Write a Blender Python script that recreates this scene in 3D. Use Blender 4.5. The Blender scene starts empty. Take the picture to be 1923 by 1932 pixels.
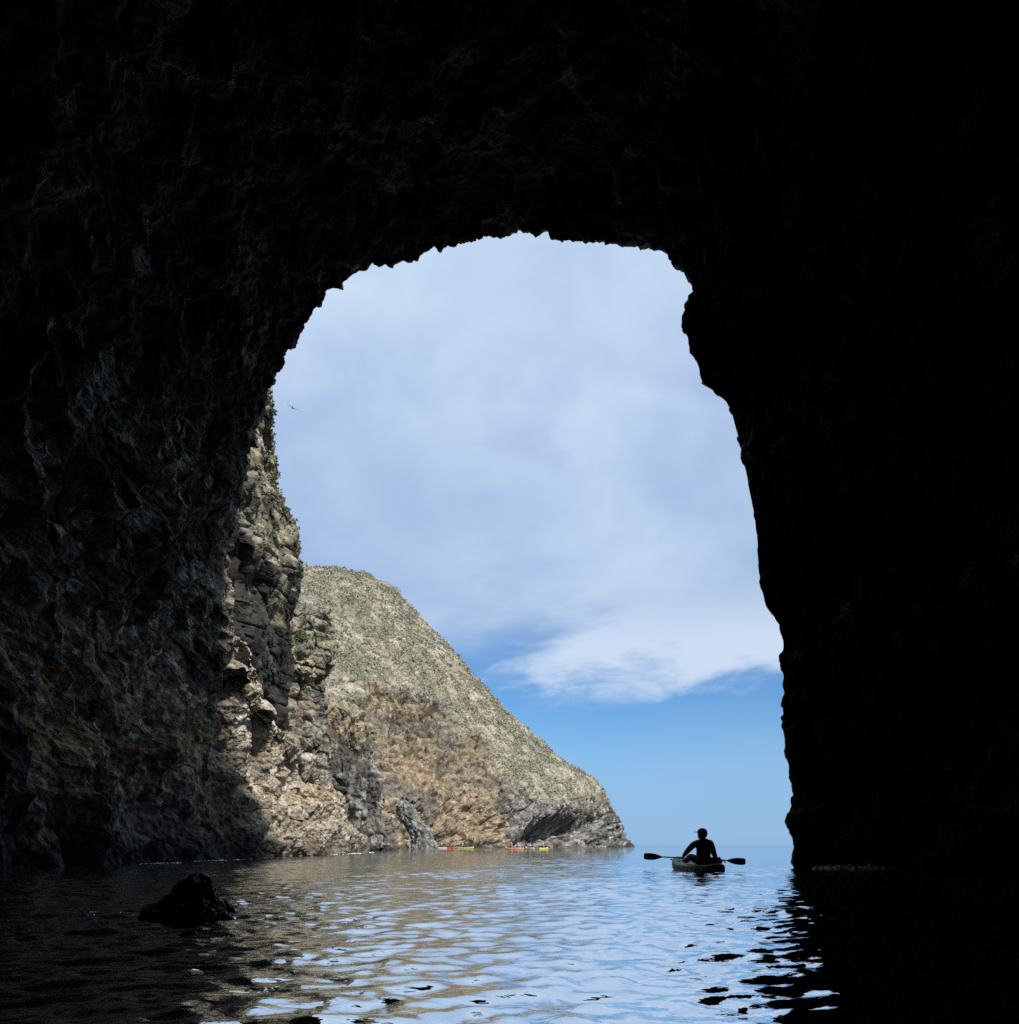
import bpy, bmesh, math, random
import numpy as np
from mathutils import Vector, Matrix

S = bpy.context.scene
COL = S.collection
rng = np.random.default_rng(7)
random.seed(7)

# ------------------------------------------------------------------ camera
W0, H0, CX, HOR, F, CAMH = 1923.0, 1932.0, 961.5, 1595.0, 1390.0, 0.6
cam_d = bpy.data.cameras.new("camera")
cam = bpy.data.objects.new("camera", cam_d)
COL.objects.link(cam)
cam.location = (0, 0, CAMH)
cam.rotation_euler = (math.radians(90), 0, 0)
cam_d.sensor_fit = 'HORIZONTAL'
cam_d.sensor_width = 36.0
cam_d.lens = 36.0 * F / W0
cam_d.shift_y = (HOR - H0 / 2) / W0
cam_d.clip_start = 0.05
cam_d.clip_end = 20000
S.camera = cam

# ------------------------------------------------------------------ world, sun, exposure
SUN = Vector((0.46, -0.56, 0.69)).normalized()
SUN_EL = math.asin(SUN.z)
SUN_AZ = math.atan2(SUN.x, SUN.y)
wd = bpy.data.worlds.new("World")
S.world = wd
wd.use_nodes = True
wt = wd.node_tree
for n in list(wt.nodes):
    wt.nodes.remove(n)


class NT:
    """tiny helper to write node trees"""
    def __init__(self, tree):
        self.t = tree

    def node(self, typ, **kw):
        n = self.t.nodes.new(typ)
        for k, v in kw.items():
            setattr(n, k, v)
        return n

    def put(self, sock, v):
        if isinstance(v, bpy.types.NodeSocket):
            self.t.links.new(v, sock)
        elif v is not None:
            if sock.type == 'RGBA' and not isinstance(v, (int, float)) and len(v) == 3:
                v = (*v, 1)
            sock.default_value = v

    def math(self, op, a, b=None, c=None, clamp=False):
        n = self.node('ShaderNodeMath', operation=op, use_clamp=clamp)
        for s, v in zip(n.inputs, (a, b, c)):
            self.put(s, v)
        return n.outputs[0]

    def step(self, v, a, b):
        n = self.node('ShaderNodeMapRange', interpolation_type='SMOOTHSTEP')
        for k, x in (('Value', v), ('From Min', a), ('From Max', b)):
            self.put(n.inputs[k], x)
        return n.outputs[0]

    def mix(self, f, a, b, blend='MIX'):
        n = self.node('ShaderNodeMix', data_type='RGBA', blend_type=blend)
        self.put(n.inputs['Factor'], f)
        self.put(n.inputs[6], a)
        self.put(n.inputs[7], b)
        return n.outputs[2]

    def noise(self, vec, scale, detail=4, rough=0.5, dist=0.0, lac=2.0):
        n = self.node('ShaderNodeTexNoise')
        self.put(n.inputs['Vector'], vec)
        for k, v in (('Scale', scale), ('Detail', detail), ('Roughness', rough), ('Distortion', dist), ('Lacunarity', lac)):
            self.put(n.inputs[k], v)
        return n.outputs['Fac']

    def comb(self, x, y, z=0.0):
        n = self.node('ShaderNodeCombineXYZ')
        for s, v in zip(n.inputs, (x, y, z)):
            self.put(s, v)
        return n.outputs[0]


w = NT(wt)
tc = w.node('ShaderNodeTexCoord')
sx = w.node('ShaderNodeSeparateXYZ')
wt.links.new(tc.outputs['Generated'], sx.inputs[0])
az = w.math('MULTIPLY', w.math('ARCTAN2', sx.outputs[0], sx.outputs[1]), 180 / math.pi)   # degrees right of north
el = w.math('MULTIPLY', w.math('ARCSINE', sx.outputs[2]), 180 / math.pi)
sky = w.node('ShaderNodeTexSky', sky_type='NISHITA')
sky.sun_disc = False
sky.sun_elevation = SUN_EL
sky.sun_rotation = SUN_AZ
sky.altitude = 0
sky.air_density = 1.0
sky.dust_density = 0.6
sky.ozone_density = 2.5
# marine air: the clear sky and the cloud deck over it (values are x10: the background strength is 0.1)
clear = w.mix(1.0, sky.outputs[0], (0.62, 1.0, 1.32), 'MULTIPLY')
p_soft = w.comb(w.math('MULTIPLY', az, 0.045), w.math('MULTIPLY', el, 0.075), 3.1)
n_soft = w.noise(p_soft, 1.0, 4, 0.5, 0.6)
n_soft2 = w.noise(w.comb(w.math('MULTIPLY', az, 0.075), w.math('MULTIPLY', el, 0.11), 9.4), 1.0, 6, 0.52, 0.3)
p_wisp = w.comb(w.math('MULTIPLY', az, 0.10), w.math('ADD', w.math('MULTIPLY', el, 0.34), w.math('MULTIPLY', az, -0.03)), 5.0)
n_wisp = w.noise(p_wisp, 1.0, 6, 0.52, 0.45)
# low bluish grey bank near the horizon
bank = w.math('MULTIPLY', w.step(w.math('ADD', el, w.math('MULTIPLY', n_soft, -9.0)), 6.5, -2.0), 0.85)
c0 = w.mix(bank, clear, (2.95, 4.95, 7.9))
# white wisps between the blue gap and the deck
n_rag = w.noise(w.comb(w.math('MULTIPLY', az, 0.13), w.math('ADD', w.math('MULTIPLY', el, 0.42), w.math('MULTIPLY', az, -0.02)), 2.0), 1.0, 7, 0.6, 0.35)
el_w = w.math('ADD', el, w.math('MULTIPLY', w.math('SUBTRACT', n_rag, 0.5), 6.5))
band = w.math('MULTIPLY', w.step(el_w, 10.8, 13.6), w.step(el, 22.0, 14.5))
side = w.step(az, -6.0, 11.0)
lump = w.math('ADD', w.math('MULTIPLY', w.math('ADD', w.math('MULTIPLY', n_wisp, .55), w.math('MULTIPLY', n_rag, .45)), 1.6), w.math('MULTIPLY', side, 0.55))
wisp = w.math('MULTIPLY', w.math('MULTIPLY', band, w.step(lump, 0.90, 1.32)), 0.97)
# the deck
edge = w.math('ADD', el, w.math('MULTIPLY', w.math('SUBTRACT', n_soft, 0.5), 14.0))
deck = w.step(edge, 13.0, 20.5)
bright = w.math('ADD', w.math('ADD', w.math('MULTIPLY', w.step(el, 22.0, 43.0), 0.55), 0.22), w.math('MULTIPLY', w.math('SUBTRACT', n_soft2, 0.5), 1.7), clamp=True)
deck_c = w.mix(bright, (4.0, 5.5, 7.95), (6.7, 8.05, 9.7))
deck_c = w.mix(w.step(el, 40, 62), deck_c, (7.0, 8.1, 9.7))
n_lil = w.noise(w.comb(w.math('MULTIPLY', az, 0.06), w.math('MULTIPLY', el, 0.13), 14.0), 1.0, 5, 0.5, 0.4)
deck_c = w.mix(w.math('MULTIPLY', w.step(n_lil, 0.46, 0.66), w.math('MULTIPLY', w.step(el, 40, 26), 0.65)), deck_c, (3.75, 4.75, 7.7))
c1 = w.mix(w.math('MULTIPLY', deck, 0.97), c0, deck_c)
c2 = w.mix(wisp, c1, (6.2, 7.35, 9.1))
bg = w.node('ShaderNodeBackground')
wt.links.new(c2, bg.inputs[0])
bg.inputs[1].default_value = 0.1
wo = w.node('ShaderNodeOutputWorld')
wt.links.new(bg.outputs[0], wo.inputs[0])

sun_d = bpy.data.lights.new("sun", 'SUN')
sun_d.energy = 4.9
sun_d.angle = math.radians(4.5)
sun_d.color = (1.0, 0.95, 0.86)
sun = bpy.data.objects.new("sun", sun_d)
COL.objects.link(sun)
sun.location = SUN * 300
sun.rotation_euler = SUN.to_track_quat('Z', 'Y').to_euler()

S.view_settings.view_transform = 'Standard'
S.view_settings.look = 'None'
S.view_settings.exposure = 0.0
S.view_settings.gamma = 1.0
S.view_settings.use_curve_mapping = False
S.render.engine = 'CYCLES'
S.cycles.use_denoising = False
S.cycles.use_guiding = True
S.cycles.use_surface_guiding = True
S.cycles.guiding_training_samples = 128
S.cycles.max_bounces = 8
S.cycles.diffuse_bounces = 4
S.cycles.glossy_bounces = 4
S.cycles.caustics_reflective = False
S.cycles.caustics_refractive = False
S.cycles.sample_clamp_indirect = 6.0

# ------------------------------------------------------------------ helpers
def tag(o, label=None, cat=None, group=None, kind=None):
    if label: o['label'] = label
    if cat: o['category'] = cat
    if group: o['group'] = group
    if kind: o['kind'] = kind
    return o


def link(name, me, mat=None, parent=None):
    o = bpy.data.objects.new(name, me)
    COL.objects.link(o)
    if mat is not None:
        me.materials.clear()
        me.materials.append(mat)
    if parent is not None:
        o.parent = parent
    return o


def empty(name, loc=(0, 0, 0), rz=0.0):
    o = bpy.data.objects.new(name, None)
    o.empty_display_size = 0.2
    COL.objects.link(o)
    o.location = loc
    o.rotation_euler = (0, 0, rz)
    return o


def at(px, py, d):
    return np.array([(px - CX) / F * d, d, CAMH + (HOR - py) / F * d])


def to_px(P):
    y = np.maximum(P[..., 1], 0.1)
    return CX + P[..., 0] / y * F, HOR - (P[..., 2] - CAMH) / y * F


_perm = np.random.default_rng(3).permutation(256)
_perm = np.concatenate([_perm, _perm, _perm]).astype(np.int32)
_g = np.random.default_rng(5).normal(size=(256, 3)).astype(np.float32)
_g /= np.linalg.norm(_g, axis=1, keepdims=True)


def perlin(p):
    sh = p.shape[:-1]
    p = np.ascontiguousarray(p.reshape(-1, 3), dtype=np.float32)
    i = np.floor(p).astype(np.int32)
    f = p - i
    i &= 255
    u = f * f * f * (f * (f * 6 - 15) + 10)
    out = 0
    for dx in (0, 1):
        wx = u[:, 0] if dx else 1 - u[:, 0]
        a = _perm[i[:, 0] + dx]
        for dy in (0, 1):
            wy = u[:, 1] if dy else 1 - u[:, 1]
            b = _perm[a + i[:, 1] + dy]
            for dz in (0, 1):
                wz = u[:, 2] if dz else 1 - u[:, 2]
                g = _g[_perm[b + i[:, 2] + dz]]
                d = g[:, 0] * (f[:, 0] - dx) + g[:, 1] * (f[:, 1] - dy) + g[:, 2] * (f[:, 2] - dz)
                out = out + wx * wy * wz * d
    return (out * 1.5).reshape(sh)


def fbm(p, oct=4, gain=0.5, lac=2.03):
    a, s, out = 1.0, 1.0, 0
    for k in range(oct):
        out = out + a * perlin(p * s + 17.3 * k)
        a *= gain
        s *= lac
    return out


def ridged(p, oct=3, gain=0.5, lac=2.1):
    a, s, out = 1.0, 1.0, 0
    for k in range(oct):
        out = out + a * (1 - np.abs(perlin(p * s + 31.7 * k)) * 2.2)
        a *= gain
        s *= lac
    return out


def worley(p):
    """F1 and cell value of 3-D cellular noise: blocky, pocked rock"""
    sh = p.shape[:-1]
    p = np.ascontiguousarray(p.reshape(-1, 3), dtype=np.float32)
    i = np.floor(p).astype(np.int32)
    best = np.full(len(p), 9.0, np.float32)
    sec = np.full(len(p), 9.0, np.float32)
    val = np.zeros(len(p), np.float32)
    for dx in (-1, 0, 1):
        for dy in (-1, 0, 1):
            for dz in (-1, 0, 1):
                c = i + np.array([dx, dy, dz], np.int32)
                h = _perm[_perm[_perm[c[:, 0] & 255] + (c[:, 1] & 255)] + (c[:, 2] & 255)]
                q = c + 0.5 + 0.42 * _g[h]
                d = ((q - p) ** 2).sum(1)
                m = d < best
                sec = np.where(m, best, np.minimum(sec, d))
                best = np.where(m, d, best)
                val = np.where(m, h / 255.0, val)
    return np.sqrt(best).reshape(sh), np.sqrt(sec).reshape(sh), val.reshape(sh)


def sstep(x, a, b):
    t = np.clip((x - a) / (b - a), 0, 1)
    return t * t * (3 - 2 * t)


def normals(P):
    a = np.gradient(P, axis=0)
    b = np.gradient(P, axis=1)
    n = np.cross(a, b)
    return n / np.maximum(np.linalg.norm(n, axis=-1, keepdims=True), 1e-9)


def mesh_np(name, V, Q, col=None, smooth=False):
    me = bpy.data.meshes.new(name)
    V = np.ascontiguousarray(V, np.float32).reshape(-1, 3)
    k = Q.shape[1]
    me.vertices.add(len(V))
    me.vertices.foreach_set('co', V.ravel())
    me.loops.add(Q.size)
    me.loops.foreach_set('vertex_index', np.ascontiguousarray(Q, np.int32).ravel())
    me.polygons.add(len(Q))
    me.polygons.foreach_set('loop_start', np.arange(0, Q.size, k, dtype=np.int32))
    me.polygons.foreach_set('use_smooth', np.full(len(Q), smooth))
    if col is not None:
        ca = me.attributes.new('Tint', 'FLOAT_COLOR', 'POINT')
        c = np.ones((len(V), 4), np.float32)
        c[:, :3] = col.reshape(-1, 3)
        ca.data.foreach_set('color', c.ravel())
    me.update(calc_edges=True)
    return me


def grid_quads(n, m, wrap=False):
    i = np.arange(n - 1)[:, None]
    j = np.arange(m if wrap else m - 1)[None, :]
    j2 = (j + 1) % m
    q = np.stack([i * m + j, (i + 1) * m + j, (i + 1) * m + j2, i * m + j2], -1)
    return q.reshape(-1, 4)


def spline(cps, n, wfun=None):
    """resample control points evenly along their length in the picture plane of the cliff"""
    c = np.array(cps, float)
    d = np.r_[0, np.cumsum(np.linalg.norm(np.diff(c[:, :2], axis=0), axis=1))]
    t = np.linspace(0, d[-1], n)
    if wfun is not None:
        f = np.linspace(0, d[-1], 4000)
        cum = np.cumsum(wfun(f))
        t = np.interp(np.linspace(cum[0], cum[-1], n), cum, f)
    out = np.stack([np.interp(t, d, c[:, k]) for k in range(c.shape[1])], -1)
    return out, t / d[-1]


def lerp3(a, b, m):
    return np.asarray(a) * (1 - m[..., None]) + np.asarray(b) * m[..., None]


# ------------------------------------------------------------------ materials
def rock_mat(name, scale, bump, var=0.55, rough=0.92, spec=0.25, chip=0.6):
    m = bpy.data.materials.new(name)
    m.use_nodes = True
    t = NT(m.node_tree)
    b = m.node_tree.nodes['Principled BSDF']
    at_ = t.node('ShaderNodeAttribute', attribute_name='Tint')
    co = t.node('ShaderNodeTexCoord').outputs['Object']
    n1 = t.noise(co, 1.0 / scale, 5, 0.62)
    n2 = t.noise(co, 5.5 / scale, 3, 0.6)
    f = t.math('ADD', t.math('MULTIPLY', n1, 0.65), t.math('MULTIPLY', n2, 0.35))
    lo, hi = 1 - var, 1 + var
    mr = t.node('ShaderNodeMapRange')
    for k, v in (('Value', f), ('From Min', 0.34), ('From Max', 0.66), ('To Min', lo), ('To Max', hi)):
        t.put(mr.inputs[k], v)
    g = t.node('ShaderNodeCombineColor')
    for s in g.inputs:
        t.put(s, mr.outputs[0])
    c = t.mix(1.0, at_.outputs['Color'], g.outputs[0], 'MULTIPLY')
    t.put(b.inputs['Base Color'], c)
    b.inputs['Roughness'].default_value = rough
    b.inputs['Specular IOR Level'].default_value = spec
    bp = t.node('ShaderNodeBump')
    bp.inputs['Strength'].default_value = bump
    bp.inputs['Distance'].default_value = scale * 0.35
    t.put(bp.inputs['Height'], f)
    # chipped facets
    vo = t.node('ShaderNodeTexVoronoi', feature='F1')
    t.put(vo.inputs['Vector'], t.mix(0.10, co, t.noise(co, 2.0 / scale, 2, 0.5)))
    vo.inputs['Scale'].default_value = 0.62 / scale
    vo.inputs['Randomness'].default_value = 1.0
    b2 = t.node('ShaderNodeBump')
    b2.inputs['Strength'].default_value = chip
    b2.inputs['Distance'].default_value = scale * 0.9
    b2.invert = True
    t.put(b2.inputs['Height'], vo.outputs['Distance'])
    t.put(b2.inputs['Normal'], bp.outputs[0])
    t.put(b.inputs['Normal'], b2.outputs[0])
    return m


def mat(name, col, rough=0.6, spec=0.4, noise=0.12, scale=8.0, metal=0.0):
    m = bpy.data.materials.new(name)
    m.use_nodes = True
    t = NT(m.node_tree)
    b = m.node_tree.nodes['Principled BSDF']
    co = t.node('ShaderNodeTexCoord').outputs['Object']
    n = t.noise(co, scale, 4, 0.6)
    a = tuple(c * (1 - noise) for c in col)
    z = tuple(min(1, c * (1 + noise)) for c in col)
    t.put(b.inputs['Base Color'], t.mix(n, a, z))
    b.inputs['Roughness'].default_value = rough
    b.inputs['Specular IOR Level'].default_value = spec
    b.inputs['Metallic'].default_value = metal
    return m


def tint_mat(name, rough=0.85, spec=0.2):
    m = bpy.data.materials.new(name)
    m.use_nodes = True
    t = NT(m.node_tree)
    b = m.node_tree.nodes['Principled BSDF']
    t.put(b.inputs['Base Color'], t.node('ShaderNodeAttribute', attribute_name='Tint').outputs['Color'])
    b.inputs['Roughness'].default_value = rough
    b.inputs['Specular IOR Level'].default_value = spec
    return m


M_CAVE = rock_mat('cave_rock', 0.15, 1.0, 0.9, 0.85, 0.2, chip=0.9)
M_CLIFF = rock_mat('cliff_rock', 0.45, 1.0, 0.6)
M_HEAD = rock_mat('headland_rock', 1.1, 1.0, 0.5)
M_WETROCK = rock_mat('wet_rock', 0.06, 0.8, 0.5, 0.45, 0.5)
M_LEAF = tint_mat('scrub_leaves')

GREY = np.array([0.145, 0.135, 0.122])
DARK = np.array([0.050, 0.046, 0.043])
PALE = np.array([0.33, 0.33, 0.32])
TAN = np.array([0.34, 0.25, 0.145])
RUST = np.array([0.27, 0.165, 0.09])
OLIVE = np.array([0.195, 0.187, 0.125])
STRAW = np.array([0.35, 0.325, 0.235])
WET = np.array([0.018, 0.017, 0.018])

# ------------------------------------------------------------------ the cave (one shell of rock with the sea wall on its left)
RIM = [(698, 1650, 57), (692, 1592, 57), (669, 1566, 55.5), (655, 1518, 54), (608, 1476, 47.5), (562, 1425, 41.5),
       (524, 1392, 38), (503, 1350, 36), (489, 1280, 34), (459, 1210, 31.5), (434, 1150, 30.3), (436, 1050, 30), (458, 900, 28.5), (482, 800, 27), (508, 728, 25.5), (536, 690, 25), (540, 655, 24.6), (576, 622, 24), (590, 590, 23.6),
       (608, 570, 23.2), (630, 545, 23), (670, 520, 22.7), (716, 507, 22.5), (742, 512, 22.4), (772, 497, 22.3), (800, 474, 22.2), (850, 464, 22), (905, 457, 22),
       (935, 450, 22), (1040, 450, 21.8), (1110, 460, 21.5), (1160, 466, 21.4), (1205, 478, 21.2), (1245, 476, 21), (1278, 500, 20.8),
       (1303, 506, 20.5), (1309, 550, 20.4), (1322, 586, 20.3), (1290, 606, 20.1), (1295, 650, 20), (1312, 690, 20), (1321, 724, 20), (1350, 740, 20.1),
       (1378, 768, 20.1), (1392, 820, 20.1), (1402, 860, 20), (1412, 910, 20), (1422, 960, 20), (1430, 1020, 20), (1432, 1080, 20), (1446, 1140, 20),
       (1470, 1180, 20), (1480, 1230, 20), (1477, 1290, 20), (1472, 1370, 20), (1484, 1430, 20), (1490, 1500, 20), (1486, 1560, 19.8),
       (1496, 1600, 19.6), (1499, 1640, 19.5), (1500, 1780, 19.3)]


def build_cave():
    nt = 1750
    rim, t = spline(RIM, nt, lambda f: 1.0 + 1.7 * sstep(f, 640, 560) - 0.5 * sstep(f, 2000, 2200))
    R = np.stack([(rim[:, 0] - CX) / F * rim[:, 2], rim[:, 2], CAMH + (HOR - rim[:, 1]) / F * rim[:, 2]], -1)
    ker = np.exp(-(np.arange(-60, 61) / 32.0) ** 2); ker /= ker.sum()
    Rs = np.stack([np.convolve(np.pad(R[:, k], 60, mode='edge'), ker, 'valid') for k in range(3)], -1)
    m_ = (sstep(R[:, 2], 17.0, 14.0) * (R[:, 0] < 0))[:, None]
    R = R * (1 - m_) + Rs * m_
    phi = np.arctan2(HOR + 30 - rim[:, 1], rim[:, 0] - CX)
    phi = np.where(phi < -1.5, phi + 2 * math.pi, phi)
    phi = np.clip(phi, -0.02, math.pi + 0.02)
    phi[0] = math.pi + .02
    c, s = np.cos(phi), np.sin(phi)
    a = np.where(c < 0, 13.0, 15.0)
    Cx = a * np.sign(c) * np.abs(c) ** 0.62
    Cz = 20.0 * np.sign(s) * np.abs(s) ** 0.66 - 1.2 * (1 - np.abs(s)) ** 3
    left = sstep(-c, 0.0, 0.6)
    right = sstep(c, 0.15, 0.7)
    y1 = 16.0 + 0 * c - 4.5 * right
    rows = []
    # outside: from far out on the hillside to the lip
    out = np.stack([R[:, 0], 0 * R[:, 0], R[:, 2] - 5.0], -1)
    out /= np.linalg.norm(out, axis=1, keepdims=True)
    up = np.clip(out[:, 2], 0, 1)
    nose = sstep(R[:, 2], 13.0, 8.0) * (R[:, 0] < 0)
    for e in np.r_[np.geomspace(70, 0.25, 60), [0.1]]:
        q = R + out * e
        q[:, 1] += (0.9 - 0.75 * right + 1.0 * nose) * (1 - np.exp(-e / (0.5 + 1.0 * nose))) - e * (1.35 * up + 0.05) - 0.1 * left * e - 0.15 * right * e
        q[:, 2] = np.where(out[:, 2] < 0, R[:, 2], q[:, 2])
        rows.append(q)
    n_out = len(rows)
    # through the mouth, inwards
    n_in = 860
    for k in range(n_in):
        v = k / (n_in - 1)
        b = v ** (0.75 + 0.25 * right)
        b = v
        f = b
        g = b + (np.sin(b * math.pi) * (0.18 * right - 0.02))
        q = np.empty_like(R)
        q[:, 0] = R[:, 0] + (Cx - R[:, 0]) * g
        q[:, 2] = R[:, 2] + (Cz - R[:, 2]) * g
        q[:, 1] = R[:, 1] + (y1 - R[:, 1]) * f
        rows.append(q)
    for u in np.linspace(0, 1, 280)[1:]:
        y = y1 + (-13.0 - y1) * u ** 1.7
        sh = 1 - 0.25 * sstep(-y, 4, 14)
        rows.append(np.stack([Cx * sh, y, np.where(Cz > 0, Cz * sh, Cz)], -1))
    for k in np.linspace(0.97, 0.0, 30):
        rows.append(np.stack([Cx * 0.75 * k, np.full(nt, -13.0 - 2.5 * (1 - k)), np.where(Cz > 0, Cz * .75 * k, Cz)], -1))
    P = np.array(rows)                       # (rows, nt, 3)
    N = normals(P)
    # make the normals point into the open air
    ctr = np.array([0.5, 0, 5.0])
    N = N * np.sign(np.mean(((ctr - P) * N * np.array([1, 0, 1]))[n_out + 50:-40].sum(-1)))
    s_in = np.clip((np.arange(len(rows)) - n_out) / n_in, -1, 1)[:, None]
    rimfade = sstep(np.abs(s_in), 0.0, 0.22) * np.ones((1, nt))
    lowleft = sstep(-P[..., 0], 6, 9) * sstep(P[..., 1], 20, 26)
    Pa = P * np.array([1.0, 0.75, 0.9])      # taller than wide: runs down the wall
    warp = np.stack([perlin(P * 0.35 + 7), perlin(P * 0.35 + 41), perlin(P * 0.35 + 83)], -1)
    big = fbm(P / 5.0 + 3, 2)
    rid = ridged((Pa + warp * 0.9) / 2.2, 3) - 1.1
    f1, f2, cv = worley((Pa + warp * 0.25) / 0.95)
    f1b, f2b, cvb = worley((Pa * np.array([1, 1, .85]) + warp * 0.1) / 0.40 + 5)
    f1c, f2c, cvc = worley(Pa / 0.19 + 15)
    fine = fbm(Pa / 0.14, 2)
    bq = (P[..., 1] * 0.80 + P[..., 2] * 0.55) / 1.1 + 0.5 * perlin(P / 2.5 + 61) + 0.18 * perlin(P / 0.6 + 71)
    bq2 = (P[..., 1] * 0.70 + P[..., 2] * 0.60) / 0.37 + 0.8 * perlin(P / 1.5 + 161)
    bed = 0.30 * ((bq % 1.0) - 0.5) * sstep(perlin(P / 3.0 + 91), -0.35, 0.25) + 0.10 * ((bq2 % 1.0) - 0.5) * sstep(perlin(P / 2.0 + 191), -0.1, 0.3)
    disp = (0.7 * big * (0.2 + 0.8 * rimfade) + 0.12 * rid * (0.3 + 0.7 * rimfade) + 0.30 * fbm(P / 1.2 + 37, 3) * (0.3 + 0.7 * rimfade) + bed * rimfade
            - 0.38 * (f1 - 0.4) + 0.2 * (cv - 0.5) + 0.30 * (np.minimum(f1b, 0.62) - 0.4) + 0.06 * (cvb - .5) + 0.09 * (np.minimum(f1c, .6) - .4) + 0.02 * (cvc - .5) + 0.03 * fine)
    disp = disp + (0.22 * fbm(P / 0.9 + 9, 4) + 0.11 * fbm(P / 0.32 + 19, 3)) * (1 - sstep(np.abs(s_in), 0.0, 0.10))
    chunk = worley((P + warp * .6) / 1.5 + 27)
    disp = disp + lowleft * sstep(P[..., 1], 27, 33) * (0.45 * (chunk[2] - .5) - 0.35 * (chunk[0] - .4) + 0.3 * fbm(P / 2.0 + 57, 3))
    # gullies running down the left wall
    gul = ridged(np.stack([P[..., 1] * 0.30 + P[..., 2] * 0.10, P[..., 2] * 0.05, 0 * P[..., 0] + 2], -1) + 0.3 * warp, 2) - 1.0
    disp = disp + 0.75 * gul * sstep(-P[..., 0], 7, 10) * (0.3 + 0.7 * rimfade)
    V = P + N * disp[..., None]
    px, py = to_px(P)
    # ---- colour of the rock, plus shade painted into the roof and right lip
    n1 = fbm(P / 3.3 + 50, 4)
    n2 = fbm(Pa / 0.9 + 90, 4) + 0.5 * (cvb - .5) + 0.5 * (cvc - .5)
    col = lerp3(DARK * 0.5, np.array([0.175, 0.148, 0.116]), sstep(n1 + 0.7 * n2, -0.45, 0.75))
    spk = worley(Pa / 0.27 + 77)[2]
    col = lerp3(col, np.array([0.025, 0.023, 0.022]), 0.75 * sstep(spk, 0.42, 0.25))
    col = lerp3(col, np.array([.33, .30, .25]), 0.85 * sstep(spk + 0.25 * n1, 0.74, 0.92))
    col = lerp3(col * 0.19, col * 1.25, sstep(-P[..., 2] + 2.5 * n1, -15.0, -10.5))  # roof darkened and lower wall brightened: the cave's shade painted into the colour
    streak = fbm(np.stack([P[..., 1] * 0.8, P[..., 0] * 1.3, P[..., 2] * 0.35], -1) + 70, 4)
    col = lerp3(col, np.array([.36, .33, .28]), 0.8 * sstep(streak + 0.5 * n2, 0.25, 0.75))
    # ochre earth low on the left wall, and the bare tan foot of the cliff outside
    och = np.exp(-(((P[..., 1] - 21.5) / 2.4) ** 2 + ((P[..., 2] - 4.2) / 2.2) ** 2)) + np.exp(-(((P[..., 1] - 29) / 3.5) ** 2 + ((P[..., 2] - 4.0) / 2.2) ** 2))
    och = och * sstep(-P[..., 0], 6, 9)
    col = lerp3(col, TAN * 0.8, 0.9 * sstep(och + 0.45 * n2, 0.30, 0.85))
    brn = sstep(P[..., 2] + 1.5 * n1, 9.5, 6.0) * sstep(-P[..., 0], 7, 10) * sstep(n2 + 0.8 * n1, -0.5, 0.5)
    col = lerp3(col, np.array([.25, .185, .118]), 0.75 * brn)
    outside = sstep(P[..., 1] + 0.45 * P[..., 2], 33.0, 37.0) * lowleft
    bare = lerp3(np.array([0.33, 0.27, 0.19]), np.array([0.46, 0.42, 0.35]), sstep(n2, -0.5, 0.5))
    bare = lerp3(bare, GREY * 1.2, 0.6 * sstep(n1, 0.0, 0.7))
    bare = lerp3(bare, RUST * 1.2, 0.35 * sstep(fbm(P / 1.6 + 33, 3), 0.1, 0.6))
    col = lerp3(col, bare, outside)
    col = lerp3(col, np.array([.050, .045, .046]), 0.7 * sstep(P[..., 2] + 0.6 * n2, 3.2, 1.6) * (1 - 0.8 * outside))
    wet = sstep(P[..., 2] + 0.35 * n2, 1.3, 0.35)
    col = lerp3(col, WET * 1.3, wet * (0.92 - 0.35 * outside))
    col = col * (1 - 0.5 * sstep(P[..., 0], 2.0, 5.0) * sstep(P[..., 1], 18.0, 19.5))[..., None]  # shade painted on the right lip so its edge stays black
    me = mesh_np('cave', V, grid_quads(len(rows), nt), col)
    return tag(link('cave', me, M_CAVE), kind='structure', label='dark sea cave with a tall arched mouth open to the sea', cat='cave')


build_cave()


# ------------------------------------------------------------------ cliffs outside
def buttress(cps, dirF, dirB, Lf, Lb, r, nt, nq, lean=0.0, k=2.6):
    """a rounded rock nose: control points run down its edge, dirF/dirB are the two flanks"""
    sil, t = spline(cps, nt)
    Nn = np.stack([(sil[:, 0] - CX) / F * sil[:, 2], sil[:, 2], CAMH + (HOR - sil[:, 1]) / F * sil[:, 2]], -1)
    u = np.linspace(-1, 1, nq)
    sh = np.sinh(u * k) / math.sinh(k)
    a = np.where(sh > 0, sh * Lf, sh * Lb)
    dF = np.array([dirF[0], dirF[1], 0.0]); dF /= np.linalg.norm(dF)
    dB = np.array([dirB[0], dirB[1], 0.0]); dB /= np.linalg.norm(dB)
    off = (dF + dB)[None] / 2 * (np.sqrt(a ** 2 + r * r) - r)[:, None] + (dF - dB)[None] / 2 * a[:, None]
    P = Nn[:, None, :] + off[None]
    P[..., 2] += lean * np.abs(a)[None]
    N = normals(P)
    ref = P[:, nq // 2, :][:, None, :] - P
    sgn = np.sign((N * np.array([1.0, -0.5, 0.2])).sum(-1, keepdims=True))
    mid = np.sign(np.mean(sgn))
    N = N * (mid if mid != 0 else 1)
    return P, N, np.broadcast_to(t[:, None], P.shape[:2]), np.broadcast_to(a[None], P.shape[:2])


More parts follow.
